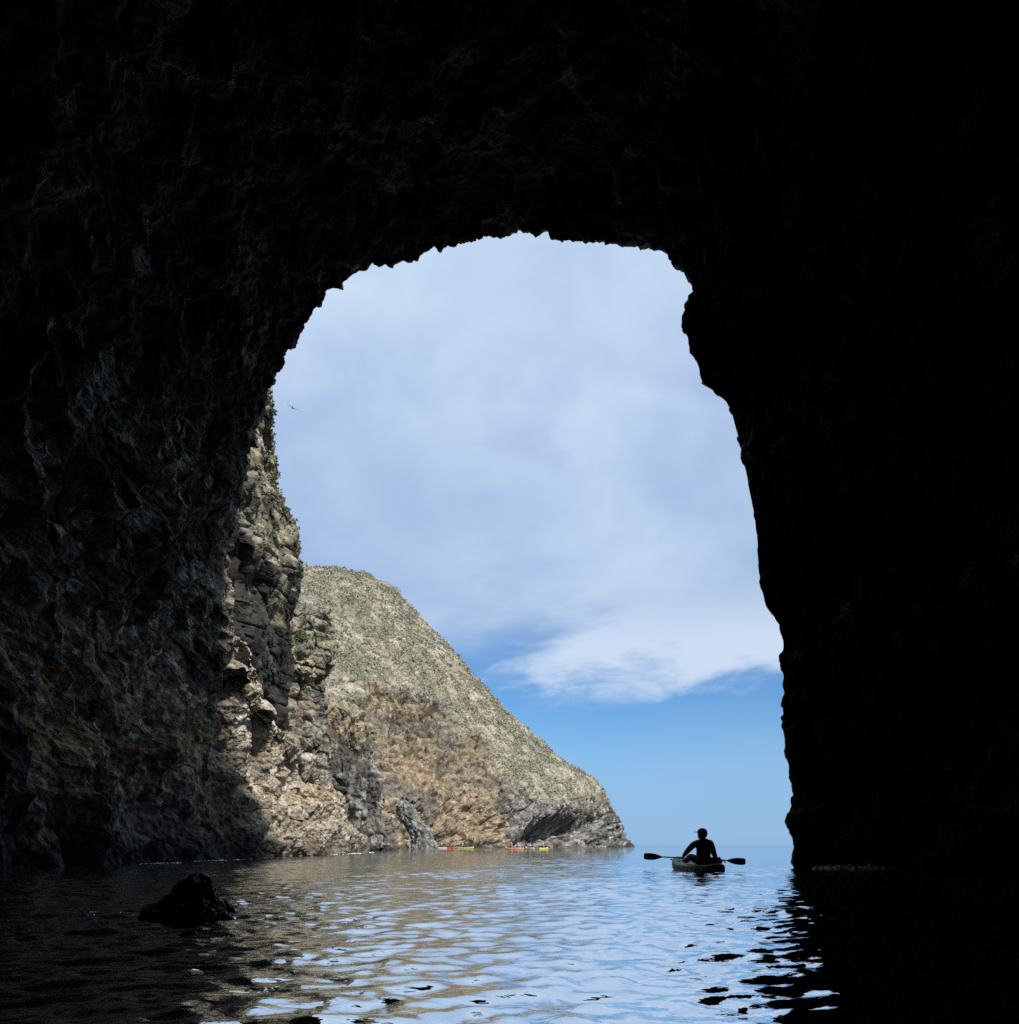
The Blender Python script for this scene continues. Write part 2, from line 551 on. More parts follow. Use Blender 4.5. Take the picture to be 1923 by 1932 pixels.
def rock_disp(P, k, blocky=1.0):
    warp = np.stack([perlin(P * (0.3 / k) + 7), perlin(P * (0.3 / k) + 41), perlin(P * (0.3 / k) + 83)], -1) * k
    Pa = P * np.array([1, 1, 0.75])
    big = fbm(P / (6.0 * k) + 13, 3)
    rid = ridged((Pa + warp) / (3.0 * k) + 4, 4) - 1.1
    f1, f2, cv = worley((Pa + warp * 0.6) / (1.2 * k))
    f1b, f2b, cvb = worley((Pa + warp * 0.3) / (0.45 * k) + 9)
    crack = np.exp(-(perlin(P * np.array([.30, .30, .07]) / k + 61 + 0.25 * warp / k) / 0.055) ** 2) + 0.6 * np.exp(-(perlin(P * np.array([.12, .12, .5]) / k + 21 + 0.25 * warp / k) / 0.05) ** 2)
    f1c, _, cvc = worley(Pa / (0.2 * k) + 19)
    return k * (-0.55 * blocky * crack - 0.06 * (f1c - .4) + 0.06 * (cvc - .5) + 0.7 * big + 0.30 * rid + blocky * (0.40 * (cv - 0.5) - 0.32 * (f1 - 0.4) - 0.20 * (f1b - .4) + 0.10 * (cvb - .5))), big, rid, f1, cv


def cliff_upper():
    cps = [(470, 560, 33), (505, 690, 35), (511, 740, 36), (509, 790, 36.5), (520, 840, 38), (525, 890, 39), (528, 930, 40), (545, 972, 41), (558, 1010, 42), (562, 1075, 43),
           (567, 1128, 43), (552, 1152, 42.6), (543, 1178, 42.5), (552, 1205, 43), (560, 1252, 44), (550, 1290, 44), (543, 1340, 44.5), (545, 1390, 46), (556, 1450, 48), (560, 1640, 49)]  # lower nose widened so its darkened rock stands in for the shaded gap
    P, N, t, a = buttress(cps, (-0.10, -1), (-1, 0.25), 20, 26, 1.2, 620, 420)
    disp, big, rid, f1, cv = rock_disp(P, 0.8)
    nose = np.exp(-(a / 3.0) ** 2)
    disp = disp * (1 - 0.45 * nose)
    V = P + N * disp[..., None]
    n1, n2 = fbm(P / 2.4, 4), fbm(P / 0.7 + 30, 3)
    col = lerp3(DARK * 1.2, GREY * 1.1, sstep(n1 + 0.5 * n2, -0.4, 0.4))
    col = lerp3(col, PALE * 0.8, 0.7 * sstep(n2 + 0.5 * rid, 0.35, 0.9))
    col = col * (0.32 + 0.68 * sstep(P[..., 2] + 3 * n1, 14.5, 18))[..., None]  # shade under the overhang painted into the lower rock
    grass = sstep(P[..., 2] + 4 * n1, 14.5, 17.5) * sstep(a, 11, 4)
    gc = lerp3(OLIVE * 1.1, STRAW * 1.15, sstep(n2, -0.3, 0.4))
    gc = lerp3(gc, TAN, 0.8 * sstep(fbm(P / 1.8 + 77, 2), 0.25, 0.5))
    col = lerp3(col, gc, 0.85 * grass)
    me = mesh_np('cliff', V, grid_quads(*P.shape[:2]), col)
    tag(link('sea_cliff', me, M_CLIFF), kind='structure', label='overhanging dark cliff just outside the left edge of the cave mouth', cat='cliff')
    return V, N, a


def crag(cps, k, label, dF, dB, Lf, Lb, r, green, seed):
    P, N, t, a = buttress(cps, dF, dB, Lf, Lb, r, 520, 460)
    disp, big, rid, f1, cv = rock_disp(P + seed, k)
    disp = disp + 0.5 * k * fbm((P + seed) / (4.5 * k) + 31, 2) + 0.9 * k * (worley((P + seed) * np.array([1, 1, .5]) / (3.4 * k))[2] - .5) * 0.4 + 0.5 * k * (ridged((P + seed) * np.array([1, 1, .22]) / (2.2 * k) + 5, 3) - 1.1)
    V = P + N * disp[..., None]
    n1, n2 = fbm((P + seed) / (3.0 * k), 4), fbm((P + seed) / (0.9 * k) + 30, 3)
    col = lerp3(DARK * 1.8, np.array([.27, .258, .235]), sstep(n1 + 0.6 * n2, -0.5, 0.4))
    col = lerp3(col, PALE * 0.95, 0.7 * sstep(n2 + 0.4 * rid, 0.2, 0.8))
    zz = P[..., 2]
    gm = sstep(zz + 5 * n1 + 2 * n2, green, green + 5) * (0.45 + 0.55 * sstep(n2 + 0.8 * (cv - .5), -0.3, 0.3))
    gc = lerp3(OLIVE, STRAW, sstep(n2, -0.3, 0.4))
    gc = lerp3(gc, TAN * 1.05, 0.9 * sstep(fbm(P / (2.6 * k) + 77, 3), 0.0, 0.45))
    col = lerp3(col, gc, 0.85 * gm)
    col = lerp3(col, WET * 2.2, 0.85 * sstep(zz + 0.6 * n2, 1.6, 0.5))
    me = mesh_np('cliff', V, grid_quads(*P.shape[:2]), col)
    tag(link('sea_cliff', me, M_CLIFF), kind='structure', label=label, cat='cliff')
    return V, N, a


VA, NA, aA = cliff_upper()
VC1, NC1, aC1 = crag([(470, 1175, 66), (535, 1150, 64), (578, 1134, 62), (604, 1150, 62), (626, 1168, 62), (634, 1198, 62), (634, 1232, 62), (624, 1262, 62.5), (608, 1290, 63),
      (600, 1325, 63), (604, 1375, 62), (606, 1405, 62), (590, 1430, 63), (592, 1480, 64), (620, 1540, 64), (655, 1600, 64), (665, 1660, 64)], 0.9,
     'grey crag topped with green scrub below the overhang', (-0.75, -0.55), (-0.9, 0.5), 26, 26, 1.6, 9.0, 0.0)
VC2, NC2, aC2 = crag([(540, 1280, 92), (600, 1300, 90), (640, 1322, 88), (672, 1330, 87), (692, 1346, 86), (705, 1380, 86), (714, 1440, 86), (732, 1470, 86), (729, 1505, 86), (727, 1545, 86),
      (742, 1565, 85), (752, 1597, 84), (760, 1640, 84)], 1.2,
     'blocky grey buttress with straw coloured top in front of the headland', (-0.8, -0.5), (-0.8, 0.6), 34, 34, 2.2, 8.0, 37.0)


# ------------------------------------------------------------------ headland
def headland():
    D = 245
    cps = [(380, 1120, D), (470, 1088, D), (545, 1074, D), (575, 1068, D), (610, 1067, D), (650, 1073, D), (690, 1080, D), (745, 1108, D), (770, 1135, D), (830, 1200, D), (880, 1258, D),
           (940, 1325, D), (1000, 1380, D), (1050, 1425, D), (1090, 1450, D), (1125, 1474, D), (1144, 1500, D), (1158, 1530, D), (1170, 1562, D), (1180, 1585, D), (1194, 1598, D), (1200, 1625, D)]
    P, N, t, a = buttress(cps, (-0.53, -0.85), (-0.75, 0.66), 150, 130, 9.0, 950, 1150, k=1.7)
    N = N * np.sign(np.mean((N * np.array([0.5, -0.6, 0.5])).sum(-1)))
    P[..., 2] = np.where((P[..., 2] > 0) & (a > 0), P[..., 2] * (1 - 0.0046 * np.clip(a, 0, 150) * (1 - 0.2 * np.clip(a, 0, 150) / 150)), P[..., 2])
    N = normals(P)
    N = N * np.sign(np.mean((N * np.array([0.5, -0.6, 0.5])).sum(-1)))
    px, py = to_px(P)
    # the bare scar and the caves at its foot
    n_e = fbm(P / 14.0 + 5, 3)
    poly_top = np.interp(px, [640, 690, 715, 760, 830, 900, 960, 1000, 1060, 1120, 1190], [1330, 1300, 1290, 1288, 1335, 1395, 1455, 1500, 1520, 1520, 1530])
    scar = sstep(py - poly_top + 26 * n_e, -6, 14) * sstep(px, 640, 700)
    brown = scar * sstep(px + 40 * n_e, 1010, 930)
    disp, big, rid, f1, cv = rock_disp(P, 2.6, 1.5)
    strata = ridged(np.stack([P[..., 0] * 0.03, P[..., 1] * 0.03, P[..., 2] * 0.42 + 0.1 * P[..., 0]], -1) + 0.35 * n_e[..., None], 3) - 1.1
    soft = 0.30 * disp + 0.5 * fbm(P / 7.0 + 8, 3) + 0.35 * fbm(P / 1.6 + 18, 3)
    f1f, _, cvf = worley(P / 0.75 + 3)
    g1, g2, _ = worley((P + 1.2 * big[..., None]) * np.array([1, 1, 1.4]) / 2.6 + 43)
    h1, h2, _ = worley((P + 0.8 * rid[..., None]) * np.array([1, 1, 1.2]) / 1.3 + 53)
    crev = np.exp(-((g2 - g1) / 0.10) ** 2) * 0.35 + np.exp(-((h2 - h1) / 0.12) ** 2) * 0.15
    rocky = -crev + 1.15 * disp + 0.6 * strata * brown - 1.0 * brown - 0.45 * (f1f - .4) + 0.35 * (cvf - .5)
    low = sstep(py, 1480, 1540)
    dd = soft * (1 - np.maximum(scar, 0.8 * low)) + rocky * np.maximum(scar, 0.8 * low)
    for (hx, hy, rx, ry, dep) in ((1065, 1568, 52, 34, 11), (1012, 1584, 24, 20, 7), (842, 1578, 34, 26, 8), (1135, 1585, 22, 14, 4), (1090, 1545, 40, 14, 4), (770, 1345, 60, 14, 4), (800, 1365, 60, 12, 3)):
        q = ((px - hx + 14 * big) / rx) ** 2 + ((py - hy + 8 * rid) / ry) ** 2
        dd = dd - dep * np.exp(-q * q)
    V = P + N * dd[..., None]
    n2 = fbm(P / 2.2 + 30, 4)
    n1 = fbm(P / 9.0 + 60, 4)
    hill = lerp3(np.array([.225, .208, .155]), np.array([.335, .308, .235]), sstep(n1 + n2, -0.7, 0.7))
    hill = lerp3(hill, np.array([.17, .17, .115]), 0.7 * sstep(fbm(P / 16.0 + 23, 3), 0.05, 0.55))
    gully = ridged(np.stack([P[..., 0] * 0.06 + P[..., 1] * 0.05, P[..., 1] * 0.012, P[..., 2] * 0.012], -1) + 0.25 * n1[..., None], 3) - 1.0
    hill = lerp3(hill, np.array([.30, .25, .18]), 0.6 * sstep(gully, 0.2, 0.6))
    rockc = lerp3(DARK * 2.0, GREY * 1.5, sstep(n1 + 0.6 * n2, -0.5, 0.4))
    rockc = lerp3(rockc, PALE * 1.0, 0.8 * sstep(n2 + 0.35 * rid, 0.1, 0.75))
    earth = lerp3(np.array([.200, .157, .107]), np.array([.35, .287, .192]), sstep(n2 + 0.4 * n1, -0.4, 0.5))
    earth = lerp3(earth, GREY * 1.15, 0.75 * sstep(fbm(P * np.array([.6, .6, 1.6]) / 9.0 + 11, 4), -0.1, 0.35))
    earth = lerp3(earth, np.array([0.37, 0.28, 0.185]), 0.6 * sstep(fbm(P / 12.0 + 91, 2), 0.2, 0.5))
    earth = lerp3(earth, np.array([.13, .12, .11]), 0.6 * sstep(np.exp(-(((px - 795) / 85) ** 2 + ((py - 1358) / 26) ** 2)) + 0.5 * n2, 0.35, 0.75))
    cell = worley((P + 1.5 * big[..., None]) * np.array([1, 1, 1.5]) / 1.2 + 15)[2]
    earth = lerp3(earth, earth.mean(-1, keepdims=True) * np.ones(3), 0.0 * cell) * (0.88 + 0.34 * cell)[..., None]
    rockc = rockc * (0.85 + 0.6 * cell)[..., None]
    rockc = lerp3(rockc, np.array([.48, .46, .43]), 0.7 * sstep(worley(P / 1.3 + 5)[2] + 0.3 * n2, 0.7, 0.95))
    col = lerp3(hill * 1.15, rockc, np.maximum(scar * (1 - brown), 0.9 * low * (1 - brown)))
    col = lerp3(col, earth, brown)
    col = lerp3(col, WET * 2.5, 0.8 * sstep(P[..., 2] + 0.8 * n2, 2.2, 0.7))
    me = mesh_np('headland', V, grid_quads(*P.shape[:2]), col)
    tag(link('headland', me, M_HEAD), kind='structure', label='steep rounded headland falling to the sea', cat='headland')
    veg = (1 - scar) * (1 - 0.75 * low)
    return V, N, veg, px, py, a


VD, ND, vegD, pxD, pyD, aD = headland()


def tufts(name, V, N, count, prob, size, cols, leaves, label, seed, flat=0.6):
    r = np.random.default_rng(seed)
    idx = np.flatnonzero(r.random(prob.size) < np.clip(prob.ravel(), 0, 1))
    if len(idx) > count:
        idx = r.choice(idx, count, replace=False)
    B = V.reshape(-1, 3)[idx]
    Nn = N.reshape(-1, 3)[idx]
    upv = Nn * 0.5 + np.array([0, 0, 0.7])
    n = len(idx)
    sz = size * np.exp(r.normal(0, 0.38, n))
    ci = r.choice(len(cols), n, p=[c[1] for c in cols])
    base = np.array([c[0] for c in cols])[ci] * np.exp(r.normal(0, 0.14, (n, 1)))
    verts, cc = [], []
    for k in range(leaves):
        d = r.normal(size=(n, 3)) * np.array([1, 1, flat])
        d /= np.linalg.norm(d, axis=1, keepdims=True)
        c = B + (upv * 0.35 + d * 0.5) * sz[:, None] * r.uniform(0.3, 1.0, (n, 1))
        e1 = r.normal(size=(n, 3)); e1 /= np.linalg.norm(e1, axis=1, keepdims=True)
        e2 = np.cross(e1, r.normal(size=(n, 3))); e2 /= np.linalg.norm(e2, axis=1, keepdims=True)
        h = sz[:, None] * r.uniform(0.22, 0.42, (n, 1))
        verts.append(np.stack([c + e1 * h, c - e1 * h * 0.5 + e2 * h * 0.7, c - e1 * h * 0.5 - e2 * h * 0.7], 1))
        cj = base * r.uniform(0.88, 1.12, (n, 1))
        cc.append(np.repeat(cj[:, None, :], 3, 1))
    Vv = np.concatenate(verts).reshape(-1, 3)
    Cc = np.concatenate(cc).reshape(-1, 3)
    me = mesh_np(name, Vv, np.arange(len(Vv)).reshape(-1, 3), np.clip(Cc, 0, 1))
    return tag(link(name, me, M_LEAF), kind='stuff', label=label, cat='scrub')


clump = sstep(fbm(VD / 5.0 + 3, 3), -0.5, 0.4)
tufts('scrub', VD, ND, 80000, vegD * clump * (pxD < 1230) * (aD > -12) * 0.3, 0.38,
      [(np.array([.27, .255, .185]), .34), (np.array([.42, .39, .31]), .34), (np.array([0.11, 0.115, 0.065]), .07), (np.array([0.34, 0.33, 0.27]), .25)], 9,
      'low grey green scrub covering the slope of the headland', 11)
clA = sstep(VA[..., 2] + 3 * fbm(VA / 2.0, 3), 15.0, 18.0) * (aA < 3.0) * (aA > -8)
tufts('dry_grass', VA, NA, 2600, clA * 0.03, 0.17, [(OLIVE * 0.8, .45), (STRAW, .35), (np.array([0.10, 0.15, 0.04]), .2)], 10,
      'dry grass clinging to the lip of the overhanging cliff', 12)
cl1 = sstep(VC1[..., 2] + 4 * fbm(VC1 / 3.0, 3), 8.5, 12.0)
tufts('ground_cover', VC1, NC1, 3000, cl1 * 0.006, 0.20, [(OLIVE, .5), (STRAW, .3), (np.array([0.10, 0.15, 0.04]), .2)], 9,
      'grey green ground cover on top of the near crag', 13)
cl2 = sstep(VC2[..., 2] + 5 * fbm(VC2 / 4.0, 3), 8.5, 13.0)
tufts('ground_cover', VC2, NC2, 3500, cl2 * 0.006, 0.28, [(OLIVE, .45), (STRAW, .4), (np.array([0.10, 0.14, 0.05]), .15)], 9,
      'straw coloured ground cover on the blocky buttress', 14)


# ------------------------------------------------------------------ sea
SEA = []


def sea_z(x, y):
    th, rr_, Z = SEA[0]
    return float(Z[np.argmin(abs(rr_ - math.hypot(x, y))), np.argmin(abs(th - math.atan2(x, y)))])


def build_sea():
    th_f = np.radians(np.linspace(-44, 44, 1150))
    th_b = np.radians(np.linspace(48, 312, 60))
    th = np.r_[th_f, th_b]
    r = np.r_[np.geomspace(0.9, 64, 1650), np.geomspace(64, 9000, 70)[1:]]
    X = r[:, None] * np.sin(th)[None]
    Y = r[:, None] * np.cos(th)[None]
    Z = np.zeros_like(X)
    dX, dY = np.zeros_like(X), np.zeros_like(X)
    rr = np.random.default_rng(21)
    sp = r * 0.0026                      # mesh spacing grows with distance: drop the waves it cannot carry
    for k in range(70):
        lam = 0.09 * (16.0 ** (k / 63.0)) if k < 64 else rr.uniform(2.5, 7.0)
        ang = rr.normal(math.radians(98), 0.95)
        slope = 0.043 * math.exp(-(math.log(lam / 0.24) / 0.75) ** 2) + 0.006
        A = slope * lam / (2 * math.pi)
        kx, ky = 2 * math.pi / lam * math.cos(ang), 2 * math.pi / lam * math.sin(ang)
        fade = np.clip((lam / sp - 3.5) / 5.0, 0, 1)[:, None]
        fade = fade * (1 - sstep(r, 42, 64))[:, None]
        ph = kx * X + ky * Y + rr.uniform(0, 6.28)
        Z += A * fade * np.sin(ph)
    amp = 0.75 + 0.55 * fbm(np.stack([X / 3.5, Y / 5.0, 0 * X], -1), 2)
    Z *= np.clip(amp, 0.25, 1.6)
    SEA.append((th_f, r, Z))
    V = np.stack([X, Y, Z], -1)
    Q = grid_quads(len(r), len(th), wrap=True)
    # the little hole round the origin
    c = np.array([[0, 0, 0.0]])
    V = np.concatenate([V.reshape(-1, 3), c])
    me = bpy.data.meshes.new('sea')
    m = len(th)
    tri = np.stack([np.arange(m), (np.arange(m) + 1) % m, np.full(m, len(V) - 1)], -1)
    me.vertices.add(len(V))
    me.vertices.foreach_set('co', V.astype(np.float32).ravel())
    L = np.r_[Q.ravel(), tri.ravel()].astype(np.int32)
    me.loops.add(len(L))
    me.loops.foreach_set('vertex_index', L)
    me.polygons.add(len(Q) + m)
    me.polygons.foreach_set('loop_start', np.r_[np.arange(len(Q)) * 4, len(Q) * 4 + np.arange(m) * 3].astype(np.int32))
    me.polygons.foreach_set('use_smooth', np.ones(len(Q) + m, bool))
    me.update(calc_edges=True)
    mt = bpy.data.materials.new('sea_water')
    mt.use_nodes = True
    t = NT(mt.node_tree)
    mt.node_tree.nodes.remove(mt.node_tree.nodes['Principled BSDF'])
    co = t.node('ShaderNodeTexCoord').outputs['Object']
    patch = t.noise(co, 0.35, 3, 0.5)
    mp = t.node('ShaderNodeMapping')
    t.put(mp.inputs['Vector'], co)
    mp.inputs['Scale'].default_value = (0.8, 1.3, 1.0)
    n1 = t.noise(mp.outputs[0], 4.0, 4, 0.55, 0.3)
    n2 = t.noise(mp.outputs[0], 0.9, 3, 0.5, 0.3)
    bp = t.node('ShaderNodeBump')
    bp.inputs['Strength'].default_value = 0.45
    bp.inputs['Distance'].default_value = 0.03
    n3 = t.noise(mp.outputs[0], 0.16, 2, 0.5)
    t.put(bp.inputs['Height'], t.math('ADD', t.math('ADD', n1, t.math('MULTIPLY', n2, 1.5)), t.math('MULTIPLY', n3, 7.0)))
    dif = t.node('ShaderNodeBsdfDiffuse')
    t.put(dif.inputs['Color'], t.mix(patch, (0.040, 0.050, 0.052), (0.075, 0.082, 0.078)))
    gl = t.node('ShaderNodeBsdfGlossy')
    gl.inputs['Color'].default_value = (0.95, 0.98, 1.0, 1)
    gl.inputs['Roughness'].default_value = 0.03
    t.put(gl.inputs['Normal'], bp.outputs[0])
    fr = t.node('ShaderNodeFresnel')
    fr.inputs['IOR'].default_value = 1.4
    t.put(fr.inputs['Normal'], bp.outputs[0])
    ms = t.node('ShaderNodeMixShader')
    t.put(ms.inputs[0], t.math('ADD', t.math('MULTIPLY', fr.outputs[0], 0.46), 0.47, clamp=True))
    mt.node_tree.links.new(dif.outputs[0], ms.inputs[1])
    mt.node_tree.links.new(gl.outputs[0], ms.inputs[2])
    mt.node_tree.links.new(ms.outputs[0], mt.node_tree.nodes['Material Output'].inputs[0])
    return tag(link('sea', me, mt), kind='structure', label='rippled sea water running from the cave out to the horizon', cat='sea')


build_sea()


# ------------------------------------------------------------------ single rocks
def rock_blob(name, cps, depth, rad_y, mat_, k, col_a, col_b, label, cat, pale=None):
    """closed boulder: cps = (px, py, half width in px) from the water up to the top"""
    n, m = 90, 120
    c = np.array(cps, float)
    tt = np.linspace(0, 1, n)
    s = np.linspace(0, 1, len(c))
    cx_, cy_, hw = (np.interp(tt, s, c[:, j]) for j in range(3))
    Xc = (cx_ - CX) / F * depth
    Zc = CAMH + (HOR - cy_) / F * depth
    Hw = hw / F * depth
    th = np.linspace(0, 2 * math.pi, m, endpoint=False)
    base = np.array([Xc[0], depth, 0.0])
    P = np.stack([Xc[:, None] + Hw[:, None] * np.cos(th)[None] - base[0],
                  rad_y * (Hw / Hw.max())[:, None] * np.sin(th)[None],
                  np.broadcast_to(Zc[:, None], (n, m)) + 0 * th[None]], -1)
    ctr = np.stack([Xc - base[0], 0 * Xc, Zc - 0.3 * Hw], -1)[:, None, :]
    N = P - ctr
    N /= np.maximum(np.linalg.norm(N, axis=-1, keepdims=True), 1e-6)
    f1, f2, cv = worley(P / (0.9 * k) + 3)
    f1b, _, cvb = worley(P / (0.35 * k) + 13)
    dd = k * (0.35 * fbm(P / (1.6 * k) + base, 3) + 0.30 * (cv - 0.5) - 0.25 * (f1 - .4) - 0.2 * (f1b - .4) + 0.07 * fbm(P / (0.22 * k), 3))
    dd = dd * np.clip((1 - tt) * 2.2 + 0.12, 0, 1)[:, None]
    V = P + N * dd[..., None]
    n2 = fbm(P / (0.5 * k) + 5, 3)
    col = lerp3(col_a, col_b, sstep(n2, -0.4, 0.4))
    if pale is not None:
        col = lerp3(col, pale, 0.7 * sstep(N[..., 2] * 0 + n2 + (tt[:, None] - 0.7) * 1.2, 0.1, 0.6))
    Vf = np.concatenate([V.reshape(-1, 3), [V[-1].mean(0)]])
    Cf = np.concatenate([col.reshape(-1, 3), [col[-1].mean(0)]])
    Q = grid_quads(n, m, wrap=True)
    top = np.stack([(n - 1) * m + np.arange(m), (n - 1) * m + (np.arange(m) + 1) % m, np.full(m, n * m), np.full(m, n * m)], -1)
    bmv = bpy.data.meshes.new(name)
    faces = [tuple(q) for q in Q.tolist()] + [tuple(q[:3]) for q in top.tolist()]
    bmv.from_pydata(Vf.tolist(), [], faces)
    ca = bmv.attributes.new('Tint', 'FLOAT_COLOR', 'POINT')
    c4 = np.ones((len(Vf), 4), np.float32); c4[:, :3] = Cf
    ca.data.foreach_set('color', c4.ravel())
    o = link(name, bmv, mat_)
    o.location = base
    return tag(o, label, cat)


rock_blob('rock', [(352, 1790, 100), (352, 1740, 92), (355, 1718, 82), (362, 1700, 66), (368, 1684, 49), (371, 1668, 37), (373, 1657, 27), (374, 1650, 17), (374, 1646, 7)], 6.0, 0.36, M_WETROCK, 0.16,
          DARK * 0.5, DARK * 2.2, 'black wet pointed rock standing in the shaded water inside the cave', 'rock')
rock_blob('rock_spire', [(806, 1625, 26), (803, 1596, 24), (797, 1580, 23), (787, 1563, 22), (776, 1547, 21), (770, 1532, 19), (764, 1520, 17), (762, 1512, 9), (762, 1509, 3)], 128.0, 2.2, M_CLIFF, 2.0,
          GREY * 0.8, PALE * 0.85, 'leaning grey rock spire at the foot of the headland', 'rock', PALE)
rock_blob('boulder', [(741, 1605, 8), (741, 1600, 8), (741, 1598, 6.5), (741, 1596.5, 4), (741, 1596, 1.5)], 118.0, 0.6, M_CLIFF, 0.35,
          PALE, PALE * 1.4, 'small pale boulder at the water edge left of the leaning spire', 'rock')


# ------------------------------------------------------------------ foam lines
def foam(name, pts, size, n, colr, label, spread, seed, cat='foam', zoff=0.012, lift=0.18, clusters=0):
    r = np.random.default_rng(seed)
    pts = np.array(pts, float)
    d = np.r_[0, np.cumsum(np.linalg.norm(np.diff(pts, axis=0), axis=1))]
    clus = r.uniform(0, d[-1], clusters) if clusters else None
    faces, verts = [], []
    for _ in range(n):
        t = r.uniform(0, d[-1]) if clus is None else clus[r.integers(len(clus))] + r.normal(0, 0.35)
        x, y = (np.interp(t, d, pts[:, k]) for k in (0, 1))
        x += r.normal(0, spread); y += r.normal(0, spread)
        s = size * math.exp(r.normal(0, 0.5))
        k = 7
        z0 = sea_z(x, y)
        i0 = len(verts)
        h = zoff + s * lift
        for q in range(k):
            an = q / k * 2 * math.pi
            rr = s * r.uniform(0.6, 1.2)
            verts.append((x + rr * 1.5 * math.cos(an), y + rr * math.sin(an), z0 - 0.004))
        verts.append((x + r.normal(0, s * .2), y + r.normal(0, s * .2), z0 + h))
        faces += [(i0 + q, i0 + (q + 1) % k, i0 + k) for q in range(k)]
    me = bpy.data.meshes.new(name)
    me.from_pydata(verts, [], faces)
    return tag(link(name, me, colr), label, cat, kind='stuff')


M_FOAM = mat('foam_white', (0.75, 0.77, 0.76), 0.6, 0.3)
def froth_mat():
    m = bpy.data.materials.new('froth')
    m.use_nodes = True
    t = NT(m.node_tree)
    b = m.node_tree.nodes['Principled BSDF']
    n = t.noise(t.node('ShaderNodeTexCoord').outputs['Object'], 30.0, 3, 0.6)
    t.put(b.inputs['Base Color'], t.mix(n, (0.62, 0.65, 0.65), (0.85, 0.87, 0.87)))
    b.inputs['Roughness'].default_value = 0.12
    b.inputs['Metallic'].default_value = 0.55
    return m


M_FROTH = froth_mat()
M_KELPFOAM = mat('kelp_froth', (0.58, 0.52, 0.32), 0.5, 0.4, 0.5, 6.0)
foam('foam', [(-11.0, 47), (-11.6, 52), (-11.2, 58), (-11.8, 62)], 0.045, 110, M_FOAM, 'white surf along the foot of the sunlit tan cliff', 0.25, 3)
foam('foam', [(7.9, 19.0), (9.5, 18.4), (11.5, 18.0)], 0.045, 520, M_KELPFOAM, 'yellowish froth along the foot of the right hand cave wall', 0.10, 4, lift=1.1)
foam('foam', [(-3.52, 6.15), (-3.2, 6.2), (-3.02, 6.1)], 0.030, 300, M_FROTH, 'white froth flecks standing in for sky glints left of the black rock', 0.04, 5, zoff=0.011, lift=0.06)  # shiny flecks added to catch the sky as glints on the water

foam('foam', [(-12.3, 18.5), (-12.0, 22), (-11.6, 28), (-11.3, 36)], 0.026, 130, M_FROTH, 'white froth along the shaded foot of the left cave wall', 0.30, 6, clusters=7)

# ------------------------------------------------------------------ plants
M_GREEN = tint_mat('bush_leaves', 0.6, 0.3)


def snap(V, px, py):
    qx, qy = to_px(V)
    m = ((qx - px) ** 2 + (qy - py) ** 2) + 1e9 * (V[..., 1] > V[..., 1].min() + 40)
    k = np.argsort(m.ravel())[:12]
    c = V.reshape(-1, 3)[k]
    return c[np.argmin(c[:, 1])]


def shrub(Vs, px, py, size, label, col, seed, n=260):
    r = np.random.default_rng(seed)
    p0 = snap(Vs, px, py)
    c = r.normal(size=(n, 3)) * np.array([0.42, 0.35, 0.28]) * size + np.array([0, 0, 0.35 * size])
    lobe = r.normal(size=(5, 3)) * np.array([.45, .3, .25]) * size
    c += lobe[r.integers(0, 5, n)]
    e1 = r.normal(size=(n, 3)); e1 /= np.linalg.norm(e1, axis=1, keepdims=True)
    e2 = np.cross(e1, r.normal(size=(n, 3))); e2 /= np.linalg.norm(e2, axis=1, keepdims=True)
    h = size * 0.13 * r.uniform(0.6, 1.3, (n, 1))
    V = np.stack([c + e1 * h * 1.5, c + e2 * h * .6, c - e1 * h * 1.5, c - e2 * h * .6], 1).reshape(-1, 3)
    cc = np.repeat(np.array(col)[None] * np.exp(r.normal(0, .3, (n, 1))), 4, 0)
    root = empty('shrub', p0)
    tag(root, label, 'shrub', 'green shrubs on the cliffs')
    link('foliage', mesh_np('foliage', V, np.arange(len(V)).reshape(-1, 4), cc), M_GREEN, root)
    bm = bmesh.new()
    for L in lobe:
        a = Vector((0, 0, -0.3 * size)); b = Vector(L) + Vector((0, 0, 0.3 * size))
        dv = b - a
        mx = Matrix.Translation((a + b) / 2) @ dv.to_track_quat('Z', 'Y').to_matrix().to_4x4()
        bmesh.ops.create_cone(bm, cap_ends=True, segments=6, radius1=0.035 * size, radius2=0.012 * size, depth=dv.length, matrix=mx)
    me = bpy.data.meshes.new('stem'); bm.to_mesh(me); bm.free()
    link('stem', me, M_STEM, root)


M_STEM = mat('woody_stem', (0.10, 0.075, 0.05), 0.9)
shrub(VC1, 573, 1208, 0.75, 'bright green shrub in the middle of the near crag', (0.11, 0.16, 0.045), 1, 320)
shrub(VC1, 552, 1218, 0.45, 'small yellow green shrub left of the bright green one', (0.16, 0.19, 0.06), 2, 160)
shrub(VA, 517, 902, 0.26, 'small green shrub on the edge of the overhanging cliff', (0.10, 0.16, 0.04), 3, 150)

